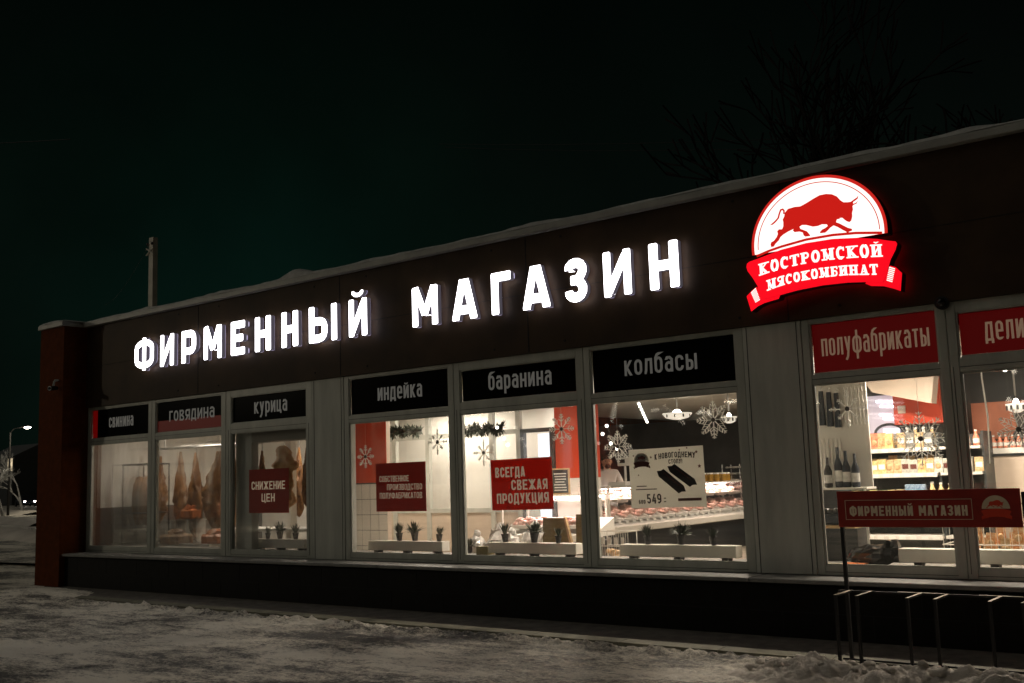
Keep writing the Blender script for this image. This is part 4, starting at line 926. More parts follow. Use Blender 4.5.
def person(loc,rz,label):
    J = {'pelvis':(0,0,.92),'waist':(0,.0,1.08),'chest':(0,.01,1.28),'neck':(0,.0,1.46),'head0':(0,-.01,1.53),'head1':(0,-.02,1.60),'top':(0,-.01,1.70),
         'shL':(.17,.01,1.40),'elL':(.26,-.06,1.14),'wrL':(.18,-.28,1.10),'haL':(.15,-.36,1.11),
         'shR':(-.17,.01,1.40),'elR':(-.30,-.10,1.26),'wrR':(-.24,-.22,1.46),'haR':(-.22,-.26,1.54),
         'hipL':(.10,0,.88),'knL':(.11,-.02,.48),'anL':(.11,.02,.08),'toL':(.11,-.14,.035),'hipR':(-.10,0,.88),'knR':(-.11,-.02,.48),'anR':(-.11,.02,.08),'toR':(-.11,-.14,.035)}
    Rr = {'pelvis':.15,'waist':.13,'chest':.155,'neck':.055,'head0':.07,'head1':.098,'top':.075,'shL':.075,'elL':.048,'wrL':.032,'haL':.03,'shR':.075,'elR':.048,'wrR':.032,'haR':.03,
          'hipL':.09,'knL':.06,'anL':.042,'toL':.035,'hipR':.09,'knR':.06,'anR':.042,'toR':.035}
    E = [('pelvis','waist'),('waist','chest'),('chest','neck'),('neck','head0'),('head0','head1'),('head1','top'),('chest','shL'),('shL','elL'),('elL','wrL'),('wrL','haL'),('chest','shR'),('shR','elR'),('elR','wrR'),('wrR','haR'),
         ('pelvis','hipL'),('hipL','knL'),('knL','anL'),('anL','toL'),('pelvis','hipR'),('hipR','knR'),('knR','anR'),('anR','toR')]
    def fingers(h, d, side):
        b = Vector(J[h]); out = []
        for i in range(4):
            n1 = f'{h}f{i}a'; n2 = f'{h}f{i}b'; off = Vector((side*(i-1.5)*.018,0,0))
            J[n1] = tuple(b+off+Vector(d)*.04); J[n2] = tuple(b+off+Vector(d)*(.075-.006*abs(i-1.2))+Vector((0,0,-.012))); Rr[n1] = .0095; Rr[n2] = .008; E.append((h,n1)); E.append((n1,n2))
        J[h+'t'] = tuple(b+Vector((-side*.04,0,.02))+Vector(d)*.02); Rr[h+'t'] = .010; E.append((h,h+'t'))
    fingers('haL',(0,-1,0),1); fingers('haR',(0,-.4,.9),-1)
    names = list(J); idx = {n:i for i,n in enumerate(names)}
    me = bpy.data.meshes.new('person'); me.from_pydata([J[n] for n in names],[(idx[a],idx[b]) for a,b in E],[]); 
    for nm in ('coat','skin','hair'): me.materials.append(M[nm])
    o = bpy.data.objects.new('person',me); COL.objects.link(o); o.location = loc; o.rotation_euler = (0,0,rz)
    sk = o.modifiers.new('s','SKIN'); 
    for i,n in enumerate(names): me.skin_vertices[0].data[i].radius = (Rr[n],Rr[n]*(.72 if n in ('pelvis','waist','chest') else 1)); me.skin_vertices[0].data[i].use_root = (n == 'pelvis')
    ss = o.modifiers.new('ss','SUBSURF'); ss.levels = 2; ss.render_levels = 2
    dg = bpy.context.evaluated_depsgraph_get(); m2 = bpy.data.meshes.new_from_object(o.evaluated_get(dg)); o.modifiers.clear(); o.data = m2; m2.name = 'person'
    for nm in ('coat','skin','hair'):
        if len(m2.materials) < 3: m2.materials.append(M[nm])
    m2.materials.clear()
    for nm in ('coat','skin','hair'): m2.materials.append(M[nm])
    for p in m2.polygons:
        c = p.center; p.use_smooth = True
        hand = (c - Vector(J['haL'])).length < .10 or (c-Vector(J['haR'])).length < .10
        p.material_index = 1 if (c.z > 1.475 and abs(c.x) < .12) or hand else 0
    tag(o,label,'person')
    mb = MB(); mb.blob((0,.012,1.655),(.098,.108,.085),14,.03); mb.blob((0,.05,1.60),(.09,.075,.10),12,.03); mb.blob((0,-.085,1.525),(.05,.035,.045),10,.08); _build(mb,'hair',M['hair'],o,smooth=True)
    mb = MB(); mb.blob((0,-.118,1.585),(.013,.02,.022),8,0); mb.blob((.088,-.01,1.60),(.012,.02,.03),8,0); mb.blob((-.088,-.01,1.60),(.012,.02,.03),8,0); _build(mb,'nose_and_ears',M['skin'],o,smooth=True)
    mb = MB()
    for s_ in (-1,1): mb.blob((s_*.033,-.098,1.612),(.012,.008,.008),8,0); mb.box(s_*.033-.018,s_*.033+.018,-.108,-.095,1.632,1.638)
    _build(mb,'eyes',M['hair'],o); mb = MB(); mb.box(-.022,.022,-.122,-.112,1.548,1.554); _build(mb,'mouth',M['paperdk'],o)
    return o
person((6.42,6.0,.151),.75,'dark-haired bearded seller in a white coat behind the meat counter, one hand raised')

# jars and tray rack at the end of the counter
t0 = None
for i in range(8):
    x = 7.26+(i%4)*.13; y = 8.0+(i//4)*.16
    lb = 'amber jar in the block of jars at the right edge of the price poster'
    if t0 is None:
        t0 = thing('jar',lb,'jar',(x,y,1.345),'amber jars beside the tray rack'); mb = MB(); mb.lathe([(.045,0),(.05,.01),(.05,.11),(.035,.125),(.035,.13)],n=12); _build(mb,'glass_body',mat('amber_jar',(.35,.19,.03),.15,var=.3,scale=20),t0); mb = MB(); mb.lathe([(.038,.131),(.038,.155)],n=12); _build(mb,'lid',M['white'],t0)
    else: dup(t0,(x,y,1.345),lb)
t = thing('tray_rack','rack of dark trays with pale goods right of the amber jars','rack',(6.95,9.95,.151)); mb = MB()
for x in (-.19,.19): mb.tube([(x,-.2,0),(x,-.2,1.5)],.012,6); mb.tube([(x,.2,0),(x,.2,1.5)],.012,6)
_build(mb,'posts',M['steel'],t)
for k in range(6):
    mb = MB(); mb.box(-.2,.2,-.22,.22,.78+k*.125,.795+k*.125,0,.004); g_ = _build(mb,'tray',M['shelfdark'],t)
    mb = MB(); r = random.Random(k)
    for i in range(9): mb.blob((-.15+i*.037,-.1+r.uniform(-.05,.1),.815+k*.125),(.03,.06,.022),7,.1,rng=r)
    _build(mb,'goods',M['rail'],g_,smooth=True)

# khaki boards, wire stand, wrapped bags near the glass
def leaning(x0t,x1t,zt,x0b,x1b,zb,y,label):
    t = thing('leaning_board',label,'board',(x0b,y,zb)); f = lambda x,z,yy: (x-x0b,yy,z-zb)
    mb = MB(); mb.hexa([f(x0b,zb,-.10),f(x1b-.02,zb,-.10),f(x1b-.02,zb,-.08),f(x0b,zb,-.08),f(x0t,zt,.04),f(x1t-.015,zt,.04),f(x1t-.015,zt,.06),f(x0t,zt,.06)]); _build(mb,'panel',M['board'],t)
    mb = MB(); mb.hexa([f(x1b-.019,zb,-.115),f(x1b+.012,zb,-.115),f(x1b+.012,zb,-.07),f(x1b-.019,zb,-.07),f(x1t-.014,zt+.01,.03),f(x1t+.012,zt+.01,.03),f(x1t+.012,zt+.01,.07),f(x1t-.014,zt+.01,.07)]); _build(mb,'wooden_edge',M['wood'],t)
leaning(8.62,8.95,1.03,8.70,9.18,.55,1.0,'khaki board with a light wooden edge leaning left of the window mullion')
leaning(9.10,9.28,1.07,9.18,9.48,.55,1.02,'second khaki board leaning behind the mullion beside the wire stand')
mb = MB(); mb.box(-.75,.75,-.28,.28,.36,.39,0,.005); mb.box(-.7,-.65,-.25,.25,0,.36); mb.box(.65,.7,-.25,.25,0,.36); tag(_build(mb,'low_table',M['white'],None,loc=(9.4,1.05,.151)),'low white table carrying the khaki boards and the wire stand','table')
t = thing('wire_stand','white wire stand with tags and small orange packets by the price poster','stand',(9.72,1.0,.542)); mb = MB()
for i in range(13): x = -.19+i*.0317; mb.tube([(x,-.09,0),(x,-.09,.34)],.0025,4)
for z in (0,.17,.34): mb.tube([(-.2,-.09,z),(.2,-.09,z),(.2,.09,z),(-.2,.09,z)],.005,6)
for x in (-.2,.2): mb.tube([(x,.09,0),(x,.09,.34)],.005,6)
_build(mb,'wire_frame',M['mesh'],t)
mb = MB(); 
for i in range(4): mb.box(-.17+i*.09,-.125+i*.09,-.102,-.098,.19,.27)
_build(mb,'tags',M['white'],t)
mb = MB(); r = random.Random(3)
for i in range(9): mb.blob((r.uniform(-.15,.15),r.uniform(-.05,.05),.05+r.uniform(0,.06)),(.04,.03,.03),7,.2,rng=r)
_build(mb,'packets',M['wood'],t)
r = random.Random(21); b0 = None
for i,(x,y,s,lb) in enumerate(((7.70,.85,.9,'clear wrapped bag at the far left of the bag heap'),(7.98,.95,1.15,'clear wrapped bag with a twisted top beside the upright plant'),(8.28,.82,1.0,'clear wrapped bag in front of the white sheet'),(8.50,1.0,1.2,'tallest clear wrapped bag, behind the bushy plant'))):
    t = thing('wrapped_bag',lb,'bag',(x,y,.57),'clear wrapped bags behind the bench'); mb = MB(); mb.blob((0,0,.14*s),(.15*s,.12*s,.14*s),12,.22,rng=r); mb.blob((.02,0,.30*s),(.05*s,.05*s,.06*s),8,.3,rng=r); _build(mb,'wrapping',M['plastic'],t)
mb = MB(); mb.box(-.6,.55,-.25,.25,.38,.418,0,.005); mb.box(-.55,-.5,-.2,.2,0,.38); mb.box(.45,.5,-.2,.2,0,.38); tag(_build(mb,'side_table',M['cream'],None,loc=(8.1,.93,.151)),'low cream table under the clear wrapped bags','table')

# ------------------------------------------------------------------ grocery shelves behind the two rightmost windows
t = thing('grocery_shelves','dark shelving unit with white shelf edges holding packets behind the long red sign window','shelf unit',(12.7,2.75,.151))
mb = MB(); mb.box(-.78,.72,.18,.20,0,1.70); _build(mb,'back',M['shelfdark'],t)
mb = MB()
for x in (-.78,.24,.70): mb.box(x,x+.025,-.2,.18,0,1.72)
_build(mb,'upright',M['shelfdark'],t)
for z in (1.565,1.285,.965,.60):
    mb = MB(); mb.box(-.75,.235,-.25,.17,z-.03,z); mb.box(.27,.695,-.25,.17,z-.03,z); mb.box(-.75,.235,-.262,-.252,z-.045,z+.004,0,.002); sh_ = _build(mb,'shelf_board',M['shelf'],t)
    mb = MB(); r = random.Random(int(z*100))
    for i in range(8): 
        x = -.70+i*.118+r.uniform(-.01,.01); mb.box(x,x+.07,-.268,-.2635,z-.04,z-.004)
    _build(mb,'price_label',M['white'],sh_)
def pk_mat(n,c,c2): return mat(n,c,.45,col2=c2,scale=38)
PK = {'orange':pk_mat('orange_packet',(.55,.17,.03),(.70,.52,.30)),'cream':pk_mat('cream_packet',(.62,.50,.30),(.40,.22,.08)),'grey':pk_mat('grey_packet',(.10,.11,.11),(.32,.30,.26)),
      'blue':pk_mat('blue_packet',(.05,.13,.24),(.35,.45,.52)),'yellow':pk_mat('yellow_packet',(.60,.38,.08),(.70,.58,.35)),'white':pk_mat('white_packet',(.62,.60,.52),(.25,.28,.26)),'red':pk_mat('red_packet',(.50,.05,.02),(.70,.35,.2))}
protos = {}
def packet(kind,shape,loc,label,sc=(1,1,1),group='packets on the grocery shelves'):
    k = (kind,shape)
    if k in protos: return dup(protos[k],loc,label,group=group,scale=sc,rz=random.uniform(-.12,.12))
    cat = {'box':'packet','bag':'bag','bottle':'bottle'}[shape]; nm = {'box':'packet','bag':'packet_bag','bottle':'bottle'}[shape]
    t = thing(nm,label,cat,loc,group); t.scale = sc; mb = MB()
    if shape == 'box':
        mb.box(-.045,.045,-.03,.03,0,.16,0,.004); _build(mb,'carton',PK[kind],t)
        mb = MB(); mb.box(-.034,.034,-.0325,-.031,.05,.105); _build(mb,'printed_label',M['white'] if kind != 'white' else M['inkred'],t)
    elif shape == 'bag':
        mb.hexa([(-.045,-.03,0),(.045,-.03,0),(.045,.03,0),(-.045,.03,0),(-.042,-.004,.17),(.042,-.004,.17),(.042,.004,.17),(-.042,.004,.17)]); _build(mb,'pouch',PK[kind],t)
        mb = MB(); mb.blob((0,-.024,.075),(.03,.012,.035),10,.08); _build(mb,'window_patch',M['wood'],t)
    else:
        mb.lathe([(.035,0),(.038,.01),(.038,.10),(.016,.15),(.014,.175)],n=12); _build(mb,'bottle_body',PK[kind],t,smooth=True)
        mb = MB(); mb.lathe([(.017,.176),(.017,.195)],n=10); _build(mb,'cap',M['white'],t); mb = MB(); mb.lathe([(.0388,.03),(.0388,.085)],n=12); _build(mb,'paper_label',M['white'],t)
    protos[k] = t; return t
Z0 = .151
def row(x0,dx,kinds,z,y,desc,sz=1.0):
    for i,(k,s) in enumerate(kinds):
        nm = {'box':'carton','bag':'pouch','bottle':'bottle'}[s]
        packet(k,s,(x0+i*dx,y,z),f'{k} {nm} {desc}',(sz,sz,sz*random.uniform(.94,1.05)))
random.seed(11)
row(11.95,.080,[('orange','bag'),('cream','bag'),('orange','bag'),('orange','bag'),('red','bag'),('orange','bag'),('yellow','bag')],Z0+1.566,2.53,'in the brightly lit top row left of the big snowflake',.98)
row(11.98,.085,[('cream','bag'),('orange','bag'),('cream','bag'),('red','bag'),('orange','bag'),('cream','bag')],Z0+1.566,2.63,'in the second rank of the top row',1.08)
row(12.60,.09,[('white','bottle'),('cream','bottle'),('white','bottle'),('cream','bottle')],Z0+1.566,2.66,'standing behind the big snowflake on the top shelf',1.15)
row(12.06,.100,[('grey','bag')]*6,Z0+1.566,2.70,'at the back of the top shelf',.95)
row(12.56,.098,[('cream','box'),('grey','box'),('cream','box'),('grey','box')],Z0+1.566,2.57,'on the top shelf under the big snowflake',1.05)
row(11.98,.088,[('yellow','box'),('grey','bag'),('grey','bag'),('yellow','box'),('yellow','box'),('cream','bag'),('cream','bag'),('white','box'),('white','box'),('yellow','bag'),('cream','box'),('white','bag')],Z0+1.286,2.53,'in front on the middle shelf',.98)
row(12.02,.10,[('grey','box'),('grey','bag'),('cream','box'),('grey','box'),('orange','bag'),('grey','bag'),('cream','bag'),('grey','box'),('cream','bag')],Z0+1.286,2.65,'at the back of the middle shelf',1.15)
row(12.97+.06,.11,[('white','box'),('grey','box'),('white','box'),('cream','box')],Z0+1.286,2.57,'on the middle shelf by the second red sign window',1.0)
row(12.00,.10,[('yellow','box'),('cream','box'),('yellow','box'),('cream','box'),('yellow','box'),('cream','box')],Z0+.966,2.56,'on the third shelf just above the rack sign',.85)
row(12.62,.11,[('blue','box')]*2,Z0+.966,2.56,'on the third shelf, one of the two blue ones',1.2)
row(12.85,.095,[('yellow','bottle')]*3+[('red','bottle')]*2,Z0+.966,2.56,'on the third shelf beside the blue cartons',1.1)
row(13.25,.10,[('red','bottle')]*2,Z0+1.566,2.57,'on the dark top shelf by the mullion',.9)
# mirror with lights
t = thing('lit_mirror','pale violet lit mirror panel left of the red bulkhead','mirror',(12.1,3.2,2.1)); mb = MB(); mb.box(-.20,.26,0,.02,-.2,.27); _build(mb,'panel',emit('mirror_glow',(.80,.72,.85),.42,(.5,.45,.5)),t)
mb = MB()
for (x,z,w) in ((.10,.19,.10),(.12,.13,.08),(.10,.03,.07),(.13,-.02,.06)): mb.hexa([(x-w,-.01,z),(x+w,-.01,z-.012),(x+w,-.003,z-.012),(x-w,-.003,z),(x-w,-.01,z+.022),(x+w,-.01,z+.010),(x+w,-.003,z+.010),(x-w,-.003,z+.022)])
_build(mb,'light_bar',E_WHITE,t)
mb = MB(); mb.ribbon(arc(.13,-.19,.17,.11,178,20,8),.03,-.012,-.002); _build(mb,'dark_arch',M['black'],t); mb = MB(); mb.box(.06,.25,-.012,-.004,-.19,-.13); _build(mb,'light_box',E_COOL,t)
# wall rack with hanging things
t = thing('peg_rack','white pegboard rack beside the column, hung with dark bags and pale nets','rack',(12.46,1.0,1.33)); mb = MB(); mb.box(-.27,.27,0,.02,0,1.12); _build(mb,'pegboard',M['white'],t)
mb = MB(); mb.box(-.27,.30,-.28,0,-.02,0); _build(mb,'glass_shelf',M['shelf'],t)
mb = MB(); mb.box(-.26,-.24,-.26,-.24,-.8,-.021); mb.box(.26,.28,-.26,-.24,-.8,-.021); _build(mb,'shelf_leg',M['steel'],t)
def hang(nm,label,x,z,m,w,L,cat,grp):
    t = thing(nm,label,cat,(x,.93,z),grp); mb = MB(); mb.tube([(0,.06,.03),(0,0,.03),(0,0,0)],.004,5); _build(mb,'hook',M['steel'],t)
    mb = MB(); mb.hexa([(-w,-.02,-L),(w,-.02,-L),(w,.02,-L),(-w,.02,-L),(-w*.7,-.012,-.01),(w*.7,-.012,-.01),(w*.7,.012,-.01),(-w*.7,.012,-.01)]); _build(mb,'body',M[m],t)
for i,x in enumerate((12.29,12.37,12.45)): hang('hanging_bag',['dark slim bag hanging at the left of the pegboard','dark slim bag hanging second on the pegboard','dark slim bag hanging third, next to the pale nets'][i],x,2.32-.015*i,'navy',.028,.36,'bag','dark bags on the pegboard')
for i in range(7):
    x = 12.53+i*.036
    o_ = thing('hanging_net','pale knotted net hanging behind the dark snowflake','net',(x,.93,2.33),'pale nets on the pegboard'); mb = MB(); mb.lathe([(.004,0),(.012,-.05),(.008,-.09),(.013,-.15),(.008,-.2),(.014,-.27),(.009,-.33),(.012,-.38)],n=8,jit=.2); _build(mb,'string',M['mesh'],o_)
for i in range(6):
    o_ = thing('hanging_net','pale net hanging on the lower half of the pegboard','net',(12.25+i*.04,.93,1.83),'pale nets low on the pegboard'); mb = MB(); mb.lathe([(.004,0),(.014,-.06),(.010,-.12),(.016,-.2),(.009,-.28),(.014,-.36),(.008,-.44)],n=8,jit=.2); _build(mb,'string',M['mesh'],o_)
for i,(x,h,m,lb) in enumerate(((12.45,.40,'navy','tall dark bottle standing first on the pegboard shelf'),(12.53,.36,'navy','tall dark bottle standing in the middle of the pegboard shelf'),(12.62,.33,'navy','dark bottle at the right end of the pegboard shelf'),(12.34,.30,'black','shorter dark bottle under the pale nets'))):
    t = thing('dark_bottle',lb,'bottle',(x,.84,1.331),'dark bottles on the pegboard shelf'); mb = MB(); mb.lathe([(.036,0),(.04,.02),(.04,h*.55),(.016,h*.75),(.015,h)],n=14); _build(mb,'glass_body',M[m],t,smooth=True)
    mb = MB(); mb.lathe([(.0408,h*.15),(.0408,h*.42)],n=14); _build(mb,'label',M['plastic'],t)
# cabinet, counter top goods at the far right
t = thing('cream_cabinet','cream cabinet with a white top shelf in the rightmost window','cabinet',(14.1,3.2,.151)); mb = MB(); mb.box(-.70,1.2,-.2,.3,0,1.44); _build(mb,'body',M['cream'],t)
mb = MB(); mb.box(-.74,1.24,-.26,.32,1.47,1.53); _build(mb,'top',M['white'],t); mb = MB(); mb.box(-.68,1.18,-.21,-.202,.92,.93); mb.box(.2,.21,-.21,-.202,.05,1.42); _build(mb,'door_gap',M['inkdark'],t)
for i in range(9): packet('red','bottle',(13.42+i*.065,3.02,.151+1.531),'small red and white bottle in the row on the cream cabinet',(.78,.78,.72),'bottles in the row on the cream cabinet')
for i,(x,s) in enumerate(((14.05,1.0),(14.20,1.2),(14.36,.9))):
    t = thing('white_pot',['round white pot next to the row of red bottles','larger round white pot, middle of three on the cream cabinet','smallest round white pot at the picture edge on the cream cabinet'][i],'pot',(x,3.03,.151+1.531)); t.scale=(s,s,s); mb = MB(); mb.lathe([(.03,0),(.055,.03),(.05,.08),(.03,.10)],n=14); _build(mb,'body',M['white'],t,smooth=True); mb = MB(); mb.blob((0,0,.11),(.03,.03,.015),8,0); _build(mb,'lid',M['tub'],t)
# wire trolley with packets
def trolley(x,y,label):
    t = thing('shopping_trolley',label,'trolley',(x,y,.151)); mb = MB()
    for i in range(15): u = -.42+i*.06; mb.tube([(u,-.26,.45),(u,-.26,.80)],.003,4); mb.tube([(u,.26,.45),(u,.26,.80)],.003,4)
    for z in (.45,.62,.80): mb.tube([(-.43,-.26,z),(.43,-.26,z),(.43,.26,z),(-.43,.26,z),(-.43,-.26,z)],.006,5)
    _build(mb,'basket',M['mesh'],t); mb = MB(); mb.tube([(-.40,-.24,.45),(-.36,-.24,.08),(.40,-.24,.10)],.012,6); mb.tube([(-.40,.24,.45),(-.36,.24,.08),(.40,.24,.10)],.012,6); _build(mb,'frame',M['steel'],t)
    for xx in (-.36,.40):
        for yy in (-.24,.24): mb = MB(); mb.tube([(xx,yy-.012,.045),(xx,yy+.012,.045)],.045,12); _build(mb,'wheel',M['black'],t)
    mb = MB(); mb.tube([(-.48,-.25,.86),(-.48,.25,.86)],.014,8); _build(mb,'handle',M['tub'],t)
    return t
trolley(13.78,1.25,'white wire shopping trolley behind the long plain bench')
r = random.Random(31)
for i in range(10): packet('orange' if i%3 else 'cream','bag',(13.50+i*.06,1.18+(i%2)*.12,.151+.50+(i%3)*.05),('orange' if i%3 else 'cream')+' pouch lying in the wire shopping trolley',(1,1,1),'pouches in the shopping trolley')
# crumpled black bag and magazines on the sill
r = random.Random(41); mb = MB(); mb.blob((0,0,.09),(.17,.12,.09),12,.28,rng=r); mb.blob((.15,.0,.13),(.09,.08,.10),9,.35,rng=r); mb.blob((-.17,.02,.08),(.10,.09,.08),9,.3,rng=r)
tag(_build(mb,'crumpled_bag',mat('black_shiny_plastic',(.012,.012,.012),.12),None,loc=(12.92,.36,.626)),'shiny crumpled black bag on the sill left of the plain white bench','bag')
for i,(x,m,w,lb) in enumerate(((12.64,'board',.14,'brown magazine lying flat on the sill by the column'),(12.78,'tub',.10,'small orange magazine on the sill before the black bag'))): mb = MB(); mb.box(-w,w,-.09,.06,0,.012,0,.002); tag(_build(mb,'magazine',M[m],None,loc=(x,.22,.626+i*.013)),lb,'magazine')
t = thing('dark_basket','dark basket heaped with dark goods on a wooden shelf behind the rack sign','basket',(12.35,.95,.93)); mb = MB(); mb.box(-.16,.16,-.12,.12,.03,.14,0,.02); _build(mb,'basket_body',M['navy'],t); mb = MB(); mb.box(-.2,.24,-.16,.14,0,.028); _build(mb,'board',M['wood'],t)
r = random.Random(6); mb = MB(); 
for i in range(8): mb.blob((r.uniform(-.12,.12),r.uniform(-.08,.08),.16),(.05,.04,.035),8,.15,rng=r)
_build(mb,'goods',M['grey'] if 'grey' in M else M['case'],t,smooth=True)
mb = MB(); mb.box(-.20,.28,-.16,.14,0,.777); tag(_build(mb,'dark_cabinet',M['case'],None,loc=(12.33,.95,.151)),'dark low cabinet under the basket beside the column','cabinet')

# ------------------------------------------------------------------ lamps inside
def area(name,loc,sx,sy,en,col=(1,.90,.76),rot=(0,0,0)):
    l = bpy.data.lights.new(name,'AREA'); l.shape = 'RECTANGLE'; l.size = sx; l.size_y = sy; l.energy = en; l.color = col
    o = bpy.data.objects.new(name,l); COL.objects.link(o); o.location = loc; o.rotation_euler = rot; return o
def panel(x,y,w,d,en,label,z=2.695,col=(1,.86,.70),vis=True):
    t = thing('ceiling_light',label,'ceiling light',(x,y,z)); mb = MB(); mb.box(-w/2-.03,w/2+.03,-d/2-.03,d/2+.03,-.03,0); _build(mb,'housing',M['white'],t)
    mb = MB(); mb.box(-w/2,w/2,-d/2,d/2,-.036,-.031); _build(mb,'diffuser',E_PANEL,t)
    area('ceiling_lamp',(x,y,z-.045),w,d,en,col)
panel(1.0,.95,1.0,.2,9,'long light panel on the ceiling behind the fogged windows')
panel(2.3,2.6,1.0,.3,42,'long light panel on the ceiling at the back of the butchery')
panel(5.6,2.2,.9,.2,32,'light panel on the ceiling before the glazed partition')
panel(5.0,3.5,1.4,.2,26,'light panel on the ceiling inside the glazed lobby')
panel(6.9,3.5,.5,.2,6,'small light panel on the lobby ceiling by the bright doorway')
panel(8.9,1.5,.3,.16,60,'light panel on the grey ceiling above the khaki boards')
panel(11.0,1.6,.3,.16,70,'light panel on the grey ceiling in front of the meat counter')
panel(12.9,1.4,.3,.16,74,'light panel on the grey ceiling before the grocery shelves')
panel(14.3,1.5,.3,.16,76,'light panel on the grey ceiling above the shopping trolley')
panel(9.4,7.2,1.6,.2,70,'light panel on the grey ceiling deep in the hall')
area('counter_lamp',(7.30,6.6,1.29),.3,5.0,60,(1,.80,.70),(0,.35,0))
area('counter_lamp',(7.77,2.62,1.22),1.3,.2,14,(1,.78,.72),(-.3,0,0))
def pendant(x,y,z,r_,label,k=1.0):
    t = thing('pendant_lamp',label,'lamp',(x,y,z)); mb = MB(); mb.tube([(0,0,.12),(0,0,2.70-z)],.01,6); _build(mb,'cord',M['steel'],t)
    mb = MB(); mb.lathe([(r_*.3,-.07),(r_*.75,-.045),(r_,.02),(r_*.97,.03),(r_*.7,-.03),(r_*.28,-.055)],n=24); _build(mb,'bowl',E_BOWL,t,smooth=True)
    for i in range(10):
        a = 2*PI*i/10; mb = MB(); mb.box(-.012,.012,-.003,.003,-.04,.02); o = _build(mb,'rib',M['shelfdark'],t,loc=(math.cos(a)*r_*.93,math.sin(a)*r_*.93,0)); o.rotation_euler = (0,.0,a+PI/2)
    mb = MB(); mb.blob((0,0,.03),(r_*.3,r_*.3,.06),12,0); _build(mb,'bulb',E_LAMP,t,smooth=True)
pendant(8.40,5,2.42,.235,'glowing bowl lamp hanging above the white price poster')
pendant(9.28,5,2.31,.12,'small gold lamp by the lacy snowflake in the price poster window')
pendant(13.69,3,2.13,.11,'glowing bowl lamp in the rightmost window')
pendant(14.25,3.2,2.02,.10,'second bowl lamp at the picture edge in the rightmost window')
t = thing('track_light','track of small bright spots running away along the hall ceiling','track light',(0,0,2.66)); mb = MB(); mb.tube([(7.95,4.6,.01),(4.6,10.6,.01)],.014,6); _build(mb,'track',M['shelfdark'],t)
for i in range(9):
    u = (i+.3)/9; mb = MB(); mb.blob((7.95-3.35*u,4.6+6*u,-.035),(.022,.03,.018),8,0); _build(mb,'spot',E_LAMP,t)
t = thing('track_light','second track of small spots on the ceiling in the rightmost window','track light',(0,0,2.66)); mb = MB(); mb.tube([(13.75,2.4,.01),(12.95,6.0,.01)],.014,6); _build(mb,'track',M['shelfdark'],t)
for i,u in enumerate((.1,.3,.38,.6)): mb = MB(); mb.blob((13.75-.8*u,2.4+3.6*u,-.05),(.03,.03,.03) if i else (.04,.04,.04),8,0); _build(mb,'spot',E_LAMP,t)

for nm_,pts_,lb in (('a',((8.93,2.06),(9.05,1.93),(9.14,1.86),(9.00,2.16)),'string of tiny glowing white dots at the left of the price poster'),('b',((6.90+.28,2.24),(7.30,2.08),(7.36,1.99)),'string of tiny glowing white dots before the glazed partition')):  # small glowing dots strung on a dark wire
    t = thing('glowing_dots',lb,'fairy lights',(pts_[0][0],2.0,pts_[0][1])); mb = MB(); mb.tube([(x-pts_[0][0],0,z-pts_[0][1]) for x,z in pts_]+[(pts_[0][0]-pts_[0][0],0,2.7-pts_[0][1])][:0] or [(0,0,0),(0,0,.3)],.002,4); _build(mb,'wire',M['inkdark'],t)  # dark wire that carries the small glowing dots
    for x,z in pts_: mb = MB(); mb.blob((x-pts_[0][0],0,z-pts_[0][1]),(.022,.022,.022),8,0); _build(mb,'bulb',E_PANEL,t)
# ================================================================== RACK WITH SIGN BOARD
t = thing('bicycle_rack','black steel bicycle rack in the snow carrying a dark red sign board','bicycle rack',(13.8,-1.25,0))
X0 = 13.8; Y0 = -1.25
mb = MB(); mb.box(13.08-X0,16.2-X0,-.012+.20,.012+.20,.535,.552); mb.box(13.08-X0,16.2-X0,-.010+.20,.010+.20,-.02,.02); _build(mb,'rail',M['blackmetal'],t)
mb = MB(); mb.box(13.55-X0,13.90-X0,.190,.212,.5525,.5545); mb.box(14.15-X0,14.45-X0,.190,.212,.5525,.5545); _build(mb,'lit_rail_top',M['litsteel'],t)  # pale strips paint the window light along the rail
for x in (13.183,13.350,13.728,13.927,14.303,14.52,14.9,15.1,15.5):
    mb = MB(); a = x-X0
    mb.box(a-.011,a+.011,-.155,-.133,-.05,.538); mb.box(a-.011,a+.011,-.155,.186,.539,.552)
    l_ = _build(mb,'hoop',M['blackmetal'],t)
    mb = MB(); mb.box(a-.0115,a+.0115,-.1555,.186,.5525,.5545); _build(mb,'lit_top',M['litsteel'],l_)  # window light on the hoop, painted as a pale top
for x in (13.142,14.515):
    mb = MB(); mb.box(x-.014-X0,x+.014-X0,.206,.232,-.05,1.31); _build(mb,'post',M['blackmetal'],t)
sg = MB(); sg.box(13.126-X0,14.498-X0,.186,.204,1.052,1.338,0,.003); bo = _build(sg,'sign_board',mat('board_red',(.34,.028,.018),.35,var=.2,scale=3),t)
mb = MB(); yb = .1835
for (a,b,c,d) in ((13.19,14.16,1.262,1.266),(13.19,14.16,1.110,1.114),(13.19,13.194,1.114,1.262),(14.156,14.16,1.114,1.262)): mb.box(a-X0,b-X0,yb,yb+.0018,c,d)
_build(mb,'border',mat('board_beige',(.7,.58,.44),.6),bo)
mb = MB(); text(mb,'ФИРМЕННЫЙ МАГАЗИН',13.225-X0,14.125-X0,1.140,.078,yb,.0015,.20); _build(mb,'lettering',mat('board_lettering',(.85,.72,.54),.6),bo)
